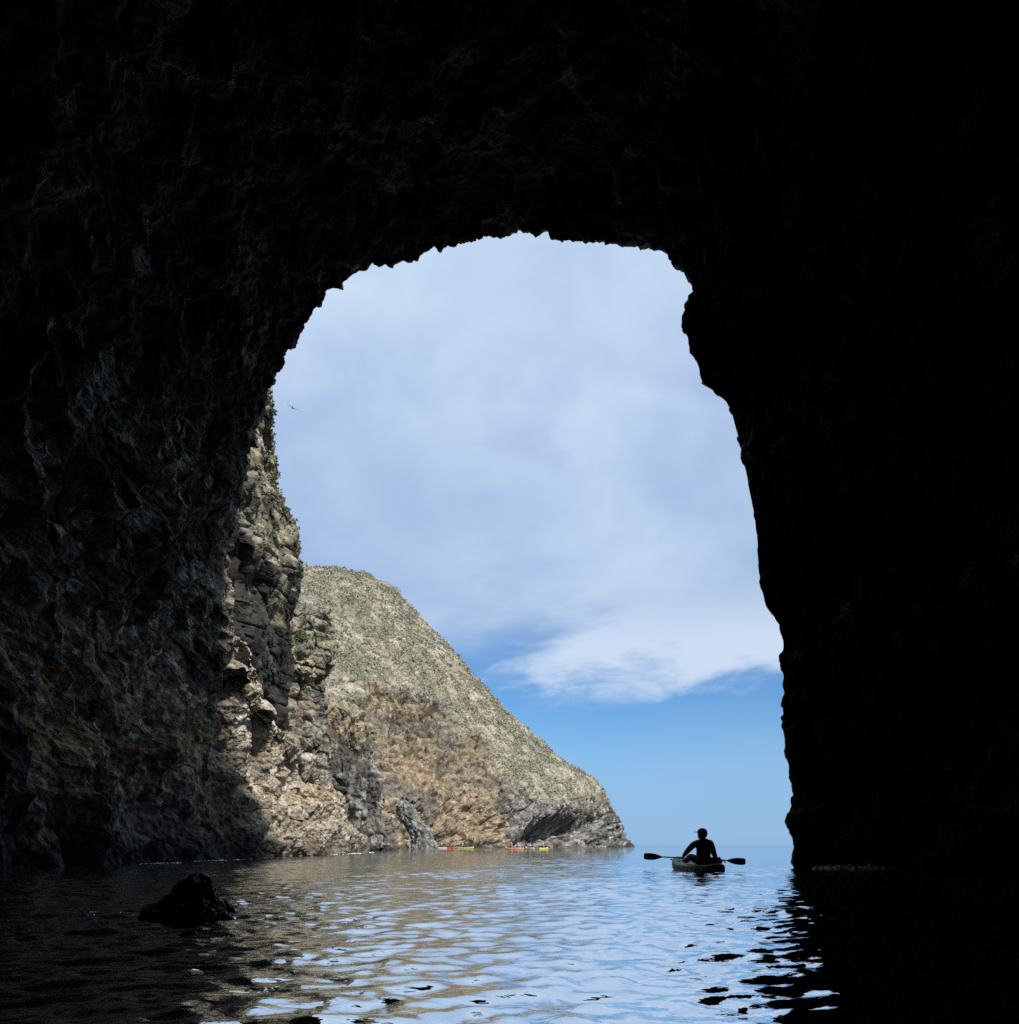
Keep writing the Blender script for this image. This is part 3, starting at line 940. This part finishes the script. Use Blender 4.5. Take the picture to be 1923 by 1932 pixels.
# ------------------------------------------------------------------ kayaks and people
def skin_mesh(name, chains, sub=2):
    """one continuous surface grown round a branching skeleton: chains of (point, radius or (rx, ry)); a chain may start on a named joint"""
    verts, rad, edges, names = [], [], [], {}
    for ch in chains:
        prev = None
        for it in ch:
            if isinstance(it, str):
                prev = names[it]
                continue
            p, r = it[0], it[1]
            verts.append(tuple(p))
            rad.append(r if isinstance(r, tuple) else (r, r))
            i = len(verts) - 1
            if len(it) > 2:
                names[it[2]] = i
            if prev is not None:
                edges.append((prev, i))
            prev = i
    me = bpy.data.meshes.new(name)
    me.from_pydata(verts, edges, [])
    o = bpy.data.objects.new(name + '_rig', me)
    COL.objects.link(o)
    o.modifiers.new('skin', 'SKIN').use_smooth_shade = True
    for i, r in enumerate(rad):
        v = me.skin_vertices[0].data[i]
        v.radius = r
        v.use_root = i == 0
    ss = o.modifiers.new('sub', 'SUBSURF')
    ss.levels = ss.render_levels = sub
    dg = bpy.context.evaluated_depsgraph_get()
    out = bpy.data.meshes.new_from_object(o.evaluated_get(dg))
    out.name = name
    bpy.data.objects.remove(o)
    return out


def join_mesh(name, parts):
    """several mesh datablocks into one"""
    bm = bmesh.new()
    for p in parts:
        bm.from_mesh(p)
    me = bpy.data.meshes.new(name)
    bm.to_mesh(me)
    bm.free()
    for f in me.polygons:
        f.use_smooth = True
    return me


def ellipsoid(name, c, r, seg=20, ring=14, cut=None):
    bm = bmesh.new()
    bmesh.ops.create_uvsphere(bm, u_segments=seg, v_segments=ring, radius=1.0)
    for v in bm.verts:
        v.co = Vector((v.co.x * r[0], v.co.y * r[1], v.co.z * r[2]))
    if cut is not None:
        bmesh.ops.delete(bm, geom=[v for v in bm.verts if v.co.z < cut], context='VERTS')
    bmesh.ops.translate(bm, vec=Vector(c), verts=bm.verts)
    me = bpy.data.meshes.new(name)
    bm.to_mesh(me); bm.free()
    for f in me.polygons:
        f.use_smooth = True
    return me


def loft(name, rings, cap=True):
    """closed surface through rings with the same number of points"""
    R = np.array(rings)
    n, m = R.shape[:2]
    faces = [tuple(q) for q in grid_quads(n, m, wrap=True).tolist()]
    if cap:
        faces += [tuple(range(m - 1, -1, -1)), tuple((n - 1) * m + k for k in range(m))]
    me = bpy.data.meshes.new(name)
    me.from_pydata(R.reshape(-1, 3).tolist(), [], faces)
    for f in me.polygons:
        f.use_smooth = len(f.vertices) == 4
    return me


def tube(name, pts, r, seg=12):
    pts = [Vector(p) for p in pts]
    rings = []
    for i, p in enumerate(pts):
        d = (pts[min(i + 1, len(pts) - 1)] - pts[max(i - 1, 0)]).normalized()
        q = d.to_track_quat('Z', 'Y')
        rr = r[i] if isinstance(r, (list, tuple)) else r
        rings.append([tuple(p + q @ Vector((rr * math.cos(a), rr * math.sin(a), 0))) for a in np.linspace(0, 2 * math.pi, seg, endpoint=False)])
    return loft(name, rings)


def hull_mesh(L, Wd, H, stern=0.75, bow=0.9, rocker=0.10, well=()):
    """sit-on-top hull along +Y (bow): blunt rounded ends, raised bow, flat deck with seat wells"""
    rings = []
    n, m = 46, 40
    for i in range(n):
        u = -math.cos(math.pi * i / (n - 1))
        y = u * L / 2
        e = bow if u > 0 else stern
        hw = Wd / 2 * max(0.02, (1 - abs(u) ** (2.0 + 1.2 * (1 - e)))) ** (0.62 * e + 0.12)
        lift = rocker * abs(u) ** 3 * (1.25 if u > 0 else 0.15)
        zb = -0.09 + lift
        zt = H + lift
        if abs(u) > 0.97:
            k = (abs(u) - 0.97) / 0.03
            zb += 0.07 * k; zt -= 0.07 * k
        dip = 0.0
        for (wy, wl, wd_) in well:
            dip += wd_ * math.exp(-((y - wy) / wl) ** 4)
        ring = []
        for k in range(m):
            a = 2 * math.pi * k / m
            ca, sa = math.cos(a), math.sin(a)
            p = 0.55
            x = hw * math.copysign(abs(ca) ** p, ca)
            zz = math.copysign(abs(sa) ** p, sa)
            z = zb + (zt - zb) * (zz + 1) / 2
            if zz > 0:
                z -= dip * (1 - min(1, (abs(x) / max(hw, 1e-3) / 0.82)) ** 4) * zz
            ring.append((x, y, z))
        rings.append(ring)
    return loft('hull', rings)


def box_mesh(name, c, s, bev=0.0, rx=0.0):
    bm = bmesh.new()
    bmesh.ops.create_cube(bm, size=1.0, matrix=Matrix.Translation(c) @ Matrix.Rotation(rx, 4, 'X') @ Matrix.Diagonal((*s, 1)))
    if bev:
        bmesh.ops.bevel(bm, geom=bm.edges[:], offset=bev, segments=3, affect='EDGES')
    me = bpy.data.meshes.new(name)
    bm.to_mesh(me); bm.free()
    return me


def paddle_parts(root, a, b, shaft_mat, blade_mat, blade_len=0.45, blade_w=0.165, blade_mat2=None, square=True):
    """double paddle from tip a to tip b (local coordinates of the root); blades stand on edge"""
    a, b = Vector(a), Vector(b)
    d = (b - a).normalized()
    side = Vector((0, 0, 1)) - d * d.z
    side.normalize()
    nrm = d.cross(side)
    link('shaft', tube('shaft', [a + d * blade_len * 0.86, (a + b) / 2, b - d * blade_len * 0.86], 0.0155), shaft_mat, root)
    for p, dd, mt, fl in ((a, d, blade_mat, 1), (b, -d, blade_mat2 or blade_mat, 1)):
        rings = []
        prof = [(0.0, 0.60, .03), (0.03, .80, .02), (0.12, .96, 0.0), (0.30, 1.0, 0.0), (0.50, 0.93, 0.0), (0.68, .72, 0), (0.82, .44, 0), (0.93, 0.20, 0), (1.0, 0.11, 0)]
        for (u, wv, dr) in prof:
            c0 = p + dd * (blade_len * u)
            up_, dn = blade_w * 0.46 * wv, blade_w * 0.54 * wv
            th = 0.008 + 0.010 * u
            cup = 0.02 * math.sin(math.pi * min(1, u * 1.1))
            ring = []
            for k in range(16):
                an = 2 * math.pi * k / 16
                s_ = math.cos(an)
                h = (up_ if s_ > 0 else dn) * s_
                ring.append(tuple(c0 + side * h + nrm * (th * math.sin(an) + cup * (1 - s_ * s_))))
            rings.append(ring)
        link('blade', loft('blade', rings), mt, root)


def hand_chains(w_pt, d_fwd, grip_axis, up, s=1.0, sgn=1):
    """palm + four curled fingers and a thumb closing round a bar that runs along grip_axis"""
    w_pt, f, g, u = Vector(w_pt), Vector(d_fwd).normalized(), Vector(grip_axis).normalized(), Vector(up).normalized()
    out = []
    palm = w_pt + f * 0.045 * s
    lens = (0.85, 1.0, 0.95, 0.75)
    for k in range(4):
        o = palm + g * (k - 1.5) * 0.020 * s + f * 0.02 * s + u * 0.012 * s
        L = 0.036 * s * lens[k]
        p1 = o + f * L * 0.9 + u * L * 0.25
        p2 = p1 + f * L * 0.25 - u * L * 0.85
        p3 = p2 - f * L * 0.65 - u * L * 0.25
        out.append([(o, 0.0095 * s), (p1, 0.009 * s), (p2, 0.0085 * s), (p3, 0.007 * s)])
    o = palm - g * sgn * 0.030 * s - f * 0.02 * s
    p1 = o - g * sgn * 0.018 * s + f * 0.02 * s - u * 0.018 * s
    p2 = p1 + f * 0.028 * s - u * 0.014 * s + g * sgn * 0.01 * s
    out.append([(o, 0.011 * s), (p1, 0.0105 * s), (p2, 0.008 * s)])
    return out


M_SKIN = mat('skin', (0.42, 0.26, 0.18), 0.55, 0.4, 0.08, 30)
M_BLACKCLOTH = mat('black_jacket', (0.018, 0.019, 0.026), 0.85, 0.25, 0.35, 20)
M_BLACKCAP = mat('black_cap', (0.014, 0.014, 0.016), 0.8, 0.25, 0.3, 25)
M_HAIR = mat('dark_hair', (0.02, 0.014, 0.010), 0.6, 0.4, 0.3, 60)
M_OLIVEHULL = mat('olive_hull', (0.38, 0.40, 0.27), 0.55, 0.4, 0.08, 6)
M_FITTING = mat('black_fitting', (0.015, 0.015, 0.016), 0.5, 0.4)
M_SHAFT = mat('violet_shaft', (0.06, 0.05, 0.20), 0.4, 0.5)
M_BLADE = mat('black_blade', (0.014, 0.014, 0.016), 0.5, 0.4)

# --- the near kayak: bow away and to the left, stern to the right
KD = 17.0
kp = at(1318, 1600, KD)
YAW = math.radians(11)
kay = empty('kayak', (kp[0] + 0.10, KD + 0.5, 0.0), YAW)
tag(kay, 'olive grey sit on top kayak in the cave mouth under the person in black', 'kayak')
link('hull', hull_mesh(2.2, 0.71, 0.175, stern=0.45, bow=0.45, rocker=0.13, well=((-0.55, 0.38, 0.07), (0.35, 0.33, 0.05))), M_OLIVEHULL, kay)
link('seat_back', box_mesh('seat_back', (0.02, -0.80, 0.235), (0.42, 0.12, 0.20), 0.05, 0.15), M_FITTING, kay)
link('seat_pad', box_mesh('seat_pad', (0.0, -0.56, 0.145), (0.40, 0.40, 0.035), 0.015), M_FITTING, kay)
for (x, y) in ((-0.24, 0.95), (0.22, 0.92), (-0.30, 0.35), (0.30, 0.30), (-0.05, 1.08)):
    f = link('deck_fitting', ellipsoid('deck_fitting', (0, 0, 0), (0.035, 0.035, 0.018)), M_FITTING, kay)
    f.location = (x, y, 0.215 + 0.06 * max(0, y - .5))
link('stern_handle', tube('stern_handle', [(-0.10, -1.20, 0.21), (-0.06, -1.23, 0.26), (0.06, -1.23, 0.26), (0.10, -1.20, 0.21)], 0.014), M_FITTING, kay)


def local(root, p):
    return Matrix.Translation(root.location) @ Matrix.Rotation(root.rotation_euler.z, 4, 'Z') @ Vector(p)


seat = local(kay, (0.0, -0.56, 0.0))
seat.x = (1327 - CX) / F * seat.y
# the paddle, across the lap: tips as seen left and right of the paddler
pdist = seat.y + 0.30
pa, pb = at(1215, 1615, pdist + 0.16), at(1407, 1625.5, pdist - 0.16)
pad = empty('paddle', Vector((pa + pb) / 2))
tag(pad, 'double bladed black kayak paddle held across the lap of the person in black', 'paddle')
o0 = np.array(pad.location)
paddle_parts(pad, pa - o0, pb - o0, M_SHAFT, M_BLADE)

per = None


def shaft_at(px):
    k = (px - 1215) / (1407 - 1215)
    return Vector(pa + (pb - pa) * k)


def big_paddler():
    o = Vector((seat.x, seat.y, 0.165))
    yaw = Matrix.Rotation(math.radians(8), 3, 'Z')

    def J(x, y, z):
        return yaw @ Vector((x, y, z))
    lw = shaft_at(1288) - o + Vector((0.0, -0.055, 0.02))
    rw = shaft_at(1352) - o + Vector((0.0, -0.055, 0.02))
    sd = Vector(pb - pa).normalized()
    pel, belly, chest, upper, neck = J(0, 0, .10), J(0, -.02, .25), J(0, -.01, .40), J(0, .0, .505), J(-.005, .02, .585)
    head = J(-0.012, 0.035, .70)
    lsh, rsh = J(-.185, .01, .49), J(.185, .01, .485)
    lel = lsh * 0.48 + lw * 0.52 + Vector((-0.035, -0.05, -0.01))
    rel = J(.268, .03, .245)
    legs = []
    for s in (-1, 1):
        legs.append(['pel', (J(.10 * s, .04, .085), .095), (J(.12 * s, .25, .13), .085), (J(.13 * s, .44, .17), .066), (J(.13 * s, .62, .10), .055), (J(.12 * s, .78, .035), .042), (J(.13 * s, .86, .045), .036), (J(.13 * s, .90, .10), .03)])
    body = [[(pel, (.165, .12), 'pel'), (belly, (.150, .105)), (chest, (.165, .115), 'chest'), (upper, (.135, .09), 'up'), (neck, (.058, .058), 'neck'),
             (J(-.01, .03, .635), (.060, .066)), (head, (.084, .10)), (J(-.012, .035, .765), (.060, .075))],
            ['up', (lsh, .068), (lel, .047), (lw, .030)],
            ['up', (rsh, .068), (rel, .047), (rw, .030)]] + legs
    fig = skin_mesh('person', body, 2)
    hands = []
    for wpt, sg in ((lw, 1), (rw, -1)):
        fw = (Vector((0, 1, -0.25))).normalized()
        hands.append(skin_mesh('palm', [[(wpt, .026), (wpt + fw * .03, (.034, .020)), (wpt + fw * .062, (.038, .017))]], 1))
        for ch in hand_chains(wpt, fw, sd, Vector((0, 0.25, 1)), 1.0, sg):
            hands.append(skin_mesh('finger', [ch], 1))
    # nose and ears: the face looks along the gaze, well to the left
    gaze = (Matrix.Rotation(math.radians(62), 3, 'Z') @ Vector((0, 1, 0))).normalized()
    side_ = gaze.cross(Vector((0, 0, 1)))
    extra = []
    nose = skin_mesh('nose', [[(head + gaze * .080 + Vector((0, 0, .015)), .012), (head + gaze * .105 + Vector((0, 0, -.012)), .015), (head + gaze * .092 + Vector((0, 0, -.022)), .012)]], 1)
    chin = ellipsoid('chin', head + gaze * .055 + Vector((0, 0, -.075)), (.045, .045, .035))
    brow = ellipsoid('face', head + gaze * .022 + Vector((0, 0, -.01)), (.076, .082, .105))
    ears = [ellipsoid('ear', head + side_ * (.080 * s) + Vector((0, 0, -.005)), (.014, .022, .032)) for s in (-1, 1)]
    lips = ellipsoid('lips', head + gaze * .093 + Vector((0, 0, -.052)), (.016, .018, .008))
    me = join_mesh('person', [fig, nose, chin, brow, lips] + ears + hands)
    p = link('person', me, M_SKIN)
    p.location = o
    tag(p, 'person in a black jacket and cap sitting with back turned, holding a paddle', 'person')
    # clothing: jacket, trousers, hood, cap, hair
    g = 1.10
    jk = [[(pel + Vector((0, 0, -.03)), (.180, .135), 'pel'), (belly, (.182, .132)), (chest, (.198, .140), 'chest'), (upper, (.165, .110), 'up'), (neck * .6 + upper * .4, (.085, .08))],
          ['up', (lsh, .088), (lel, .068), (lw * .88 + lel * .12, .043)],
          ['up', (rsh, .090), (rel, .070), (rw * .88 + rel * .12, .043)]]
    link('jacket', skin_mesh('jacket', jk, 2), M_BLACKCLOTH, p)
    hood = skin_mesh('hood', [[(J(-.11, .0, .545), .030), (J(-.07, -.06, .552), .042), (J(0, -.085, .545), .050), (J(.07, -.06, .548), .042), (J(.11, .0, .54), .030)]], 2)
    link('hood', hood, M_BLACKCLOTH, p)
    for lg in legs:
        pts = [(pel, .11)] + [(q[0], q[1] + .014) for q in lg[1:6]]
        link('trouser_leg', skin_mesh('trouser_leg', [pts], 2), M_BLACKCLOTH, p)
        link('shoe', skin_mesh('shoe', [[(q[0], .046) for q in lg[5:]]], 1), M_FITTING, p)
    hair = ellipsoid('hair', head - gaze * .018 + Vector((0, 0, 0.0)), (.104, .108, .118))
    link('hair', hair, M_HAIR, p)
    capb = ellipsoid('cap', head - gaze * .004 + Vector((0, 0, .022)), (.118, .124, .112), cut=0.0)
    vis = []
    n = 14
    for lay in (0.0, 0.012):
        for i in range(n):
            a = math.pi * i / (n - 1) - math.pi / 2
            q = head + Vector((0, 0, .036 + lay)) + gaze * (.095 + .095 * math.cos(a)) + side_ * (.095 * math.sin(a))
            vis.append(tuple(q))
    bm_ = bpy.data.meshes.new('visor')
    bm_.from_pydata(vis, [], [tuple(range(n - 1, -1, -1)), tuple(range(n, 2 * n))] + [(i, (i + 1) % n, n + (i + 1) % n, n + i) for i in range(n)])
    cap = link('cap', join_mesh('cap', [capb]), M_BLACKCAP, p)
    link('visor', bm_, M_BLACKCAP, cap)
    return p


big_paddler()

# --- the far kayaks under the headland
M_RED = mat('red_hull', (0.48, 0.05, 0.05), 0.4, 0.5)
M_WHITE = mat('white_hull', (0.62, 0.59, 0.56), 0.4, 0.5)
M_LIME = mat('lime_hull', (0.45, 0.48, 0.08), 0.4, 0.5)
M_ORANGE = mat('orange_hull', (0.60, 0.22, 0.08), 0.4, 0.5)
M_CREAM = mat('cream_hull', (0.62, 0.59, 0.36), 0.4, 0.5)
M_YELLOW = mat('yellow_hull', (0.58, 0.52, 0.08), 0.4, 0.5)
M_NAVY = mat('navy_vest', (0.06, 0.08, 0.20), 0.8)
M_BLUE = mat('blue_vest', (0.12, 0.18, 0.42), 0.8)
M_PINK = mat('pink_vest', (0.70, 0.18, 0.48), 0.8)
M_VIOLET = mat('violet_vest', (0.42, 0.12, 0.50), 0.8)
M_REDV = mat('red_vest', (0.68, 0.16, 0.20), 0.8)
M_LILAC = mat('lilac_vest', (0.50, 0.42, 0.52), 0.8)
M_GREYV = mat('grey_vest', (0.40, 0.40, 0.36), 0.8)
M_HELMW = mat('white_helmet', (0.72, 0.68, 0.74), 0.4)
M_HELMP = mat('purple_helmet', (0.30, 0.16, 0.45), 0.4)
M_SUIT = mat('dark_wetsuit', (0.03, 0.035, 0.06), 0.7)
M_PALEBLADE = mat('pale_blue_blade', (0.45, 0.55, 0.62), 0.5)


def far_person(root_loc, yaw, vest, helm, label, lean=0.0, face=0):
    o = Vector(root_loc)

    def J(x, y, z):
        return Vector((x, y + lean * z, z))
    body = [[(J(0, 0, .10), (.16, .12), 'pel'), (J(0, 0, .28), (.14, .10)), (J(0, 0, .43), (.15, .10), 'up'), (J(0, .01, .56), (.055, .055)), (J(0, .03, .66), (.075, .09)), (J(0, .03, .74), (.06, .07))],
            ['up', (J(-.19, .0, .48), .06), (J(-.29, .10, .30), .045), (J(-.26, .30, .25), .035), (J(-.26, .37, .23), (.04, .025))],
            ['up', (J(.19, .0, .48), .06), (J(.29, .10, .30), .045), (J(.26, .30, .25), .035), (J(.26, .37, .23), (.04, .025))],
            ['pel', (J(-.10, .05, .08), .09), (J(-.19, .42, .22), .06), (J(-.14, .80, .05), .045), (J(-.14, .88, .10), .03)],
            ['pel', (J(.10, .05, .08), .09), (J(.19, .42, .22), .06), (J(.14, .80, .05), .045), (J(.14, .88, .10), .03)]]
    p = link('person', skin_mesh('person', body, 1), M_SKIN)
    p.location = o
    p.rotation_euler = (0, 0, yaw)
    tag(p, label, 'person', 'paddlers under the headland')
    v = [[(J(0, 0, .16), (.18, .145)), (J(0, 0, .30), (.175, .14)), (J(0, 0, .44), (.18, .14)), (J(0, 0, .53), (.11, .10))]]
    link('life_vest', skin_mesh('life_vest', v, 1), vest, p)
    link('helmet', ellipsoid('helmet', J(0, .03, .70), (.115, .13, .125), 14, 10, cut=-0.02), helm, p)
    for s in (-1, 1):
        link('trouser_leg', skin_mesh('trouser_leg', [[(J(.08 * s, .0, .09), .11), (J(.19 * s, .42, .22), .075), (J(.14 * s, .80, .05), .055)]], 1), M_SUIT, p)
        link('sleeve', skin_mesh('sleeve', [[(J(.15 * s, .0, .47), .072), (J(.29 * s, .10, .30), .058), (J(.265 * s, .27, .255), .046)]], 1), M_SUIT, p)
    return p


def far_kayak(px, d, yaw, L, hull, label, seats, tip=None):
    x = (px - CX) / F * d
    k = empty('kayak', (x, d, 0.0), yaw)
    tag(k, label, 'kayak', 'kayaks under the headland')
    wells = tuple((s, 0.38, 0.06) for s in seats)
    link('hull', hull_mesh(L, 0.84, 0.24, 0.8, 0.8, 0.12, wells), hull, k)
    if tip is not None:
        a, b, m = tip
        hm = hull_mesh(L * 1.004, 0.852, 0.246, 0.8, 0.8, 0.12, wells)
        bm = bmesh.new(); bm.from_mesh(hm)
        bmesh.ops.delete(bm, geom=[f for f in bm.faces if not (a < f.calc_center_median().y < b)], context='FACES')
        bm.to_mesh(hm); bm.free()
        link('hull_panel', hm, m, k)
    for s in seats:
        link('seat_back', box_mesh('seat_back', (0, s - 0.27, 0.36), (0.42, 0.05, 0.24), 0.02, 0.15), M_FITTING, k)
    return k


def far_paddle(k, y, label, a, b, blade, pose_mat=M_SHAFT):
    p = empty('paddle', local(k, (0, y, 0)), k.rotation_euler.z)
    tag(p, label, 'paddle', 'paddles of the far paddlers')
    paddle_parts(p, a, b, pose_mat, blade, 0.46, 0.19)
    return p


def crew(k, y, vest, helm, label, lean=0.0, twist=0.0):
    return far_person(local(k, (0, y, 0.17)), k.rotation_euler.z + twist, vest, helm, label, lean)


R90 = math.radians(90)
FLAT = ((-1.1, .36, .42), (1.1, .36, .44))
# red and white tandem, side on, three aboard
k1 = far_kayak(844, 136, -R90 * 0.97, 3.75, M_RED, 'long red and white kayak with three people in blue, by the leaning spire', (-1.05, -0.15, 0.75), (-2.2, -0.1, M_WHITE))
crew(k1, -1.05, M_BLUE, M_HELMW, 'person in blue vest at the white end of the red and white kayak')
crew(k1, -0.15, M_NAVY, M_HELMP, 'person in navy vest in the middle of the red and white kayak')
crew(k1, 0.75, M_BLUE, M_HELMP, 'person in blue vest nearest the red end of the red and white kayak')
far_paddle(k1, 0.75, 'paddle held by the person nearest the red end of the long kayak', (-1.05, .40, .30), (1.0, .36, .62), M_BLADE)
k2 = far_kayak(878, 137, -R90 * 1.05, 3.2, M_LIME, 'lime yellow kayak lying end to end with the red and white one', (-0.5, 0.45))
crew(k2, -0.5, M_GREYV, M_HELMW, 'person in grey vest in the lime yellow kayak, seated behind')
far_paddle(k2, -0.5, 'low paddle held by the person in the lime yellow kayak', *FLAT, M_BLADE)
# orange tandem
k3 = far_kayak(971, 112, R90 * 0.93, 2.95, M_ORANGE, 'orange tandem kayak with two people in pink and violet vests', (-0.55, 0.42), (1.05, 1.6, M_YELLOW))
crew(k3, 0.42, M_VIOLET, M_HELMW, 'person in violet vest in front seat of the orange kayak')
crew(k3, -0.55, M_PINK, M_HELMW, 'person in pink vest in rear seat of the orange kayak')
far_paddle(k3, 0.42, 'steeply raised pale blue paddle of the front person in the orange kayak', (-.25, 1.35, 1.25), (.45, -.35, .10), M_PALEBLADE)
far_paddle(k3, -0.55, 'paddle held by the person in pink in the rear of the orange kayak', (-.9, .36, .22), (.9, .34, .58), M_PALEBLADE)
# cream single
k4 = far_kayak(1000, 113, math.radians(28), 2.6, M_CREAM, 'cream coloured kayak between the orange kayak and the yellow kayak', (-0.2,))
crew(k4, -0.2, M_LILAC, M_HELMP, 'person in lilac vest leaning forward in the cream kayak', 0.25)
far_paddle(k4, -0.2, 'paddle dipped on the right side of the cream kayak', (-.75, .40, .75), (1.05, .40, -.02), M_BLADE)
# yellow single
k5 = far_kayak(1026, 112, math.radians(-32), 2.7, M_YELLOW, 'yellow kayak on the right of the far group, one person in red vest', (-0.2,))
crew(k5, -0.2, M_REDV, M_HELMW, 'person in red vest in the yellow kayak on the right of the group')
far_paddle(k5, -0.2, 'paddle held across by the person in the yellow kayak', (-1.0, .38, .55), (1.0, .38, .30), M_BLADE)

# ------------------------------------------------------------------ gull
gp = at(552, 769.5, 62)
bmw = []
body = skin_mesh('bird', [[((-.02, 0, 0), (.05, .045), 'c'), ((.10, 0, .01), (.035, .035)), ((.17, 0, .02), (.03, .03)), ((.22, 0, .015), (.008, .008))],
                         ['c', ((-.16, 0, 0), (.025, .018)), ((-.25, 0, 0), (.035, .006))],
                         ['c', ((.02, .13, .03), (.045, .012)), ((.0, .30, .055), (.04, .008)), ((-.06, .52, .03), (.012, .005))],
                         ['c', ((.02, -.13, .03), (.045, .012)), ((.0, -.30, .055), (.04, .008)), ((-.06, -.52, .03), (.012, .005))]], 2)
bird = link('bird', body, mat('gull_grey', (0.22, 0.22, 0.24), 0.8))
bird.location = gp
bird.rotation_euler = (math.radians(24), 0, math.radians(100))
tag(bird, 'small grey gull gliding in the sky left of centre', 'bird')

# ------------------------------------------------------------------ kelp scraps on the water
M_KELP = mat('brown_kelp', (0.020, 0.017, 0.010), 0.35, 0.5, 0.4, 20)


def kelp_scrap(px, py, wpx, label, seed):
    r = random.Random(seed)
    d = CAMH * F / (py - HOR)
    Lh = wpx / F * d / 2 * 0.75
    rings = []
    n = 16
    for i in range(n):
        u = -1 + 2 * i / (n - 1)
        hw = 0.22 * Lh * max(0.03, (1 - abs(u) ** 2.2)) * (1 + 0.35 * math.sin(5 * u + seed))
        cy = 0.28 * Lh * math.sin(2.1 * u + seed * 1.7)
        cz = 0.002 * math.sin(2.6 * u + seed)
        rings.append([(u * Lh, cy + hw * math.cos(a), cz + 0.005 * math.sin(a)) for a in np.linspace(0, 2 * math.pi, 12, endpoint=False)])
    o = link('kelp_scrap', loft('kelp_scrap', rings), M_KELP)
    xx = (px - CX) / F * d
    o.location = (xx, d, sea_z(xx, d) + 0.003)
    o.rotation_euler = (0, 0, r.uniform(-0.4, 0.4))
    return tag(o, label, 'kelp', 'kelp scraps floating in front of the right wall')


for i, (px, py, wv, lb) in enumerate([
        (1340, 1747, 22, 'flat dark kelp scrap floating farthest left, below the near kayak'),
        (1433, 1752, 16, 'small dark kelp scrap floating right of the flat one'),
        (1497, 1762, 20, 'dark kelp scrap beside the edge of the wall reflection'),
        (1440, 1791, 14, 'tiny dark kelp scrap alone on bright water'),
        (1496, 1786, 22, 'wide lump of dark kelp at the edge of the wall reflection'),
        (1452, 1876, 38, 'largest curled kelp scrap low on the bright water'),
        (1402, 1898, 24, 'thin kelp scrap nearest the bottom of the bright water')]):
    kelp_scrap(px, py, wv, lb, i + 1)
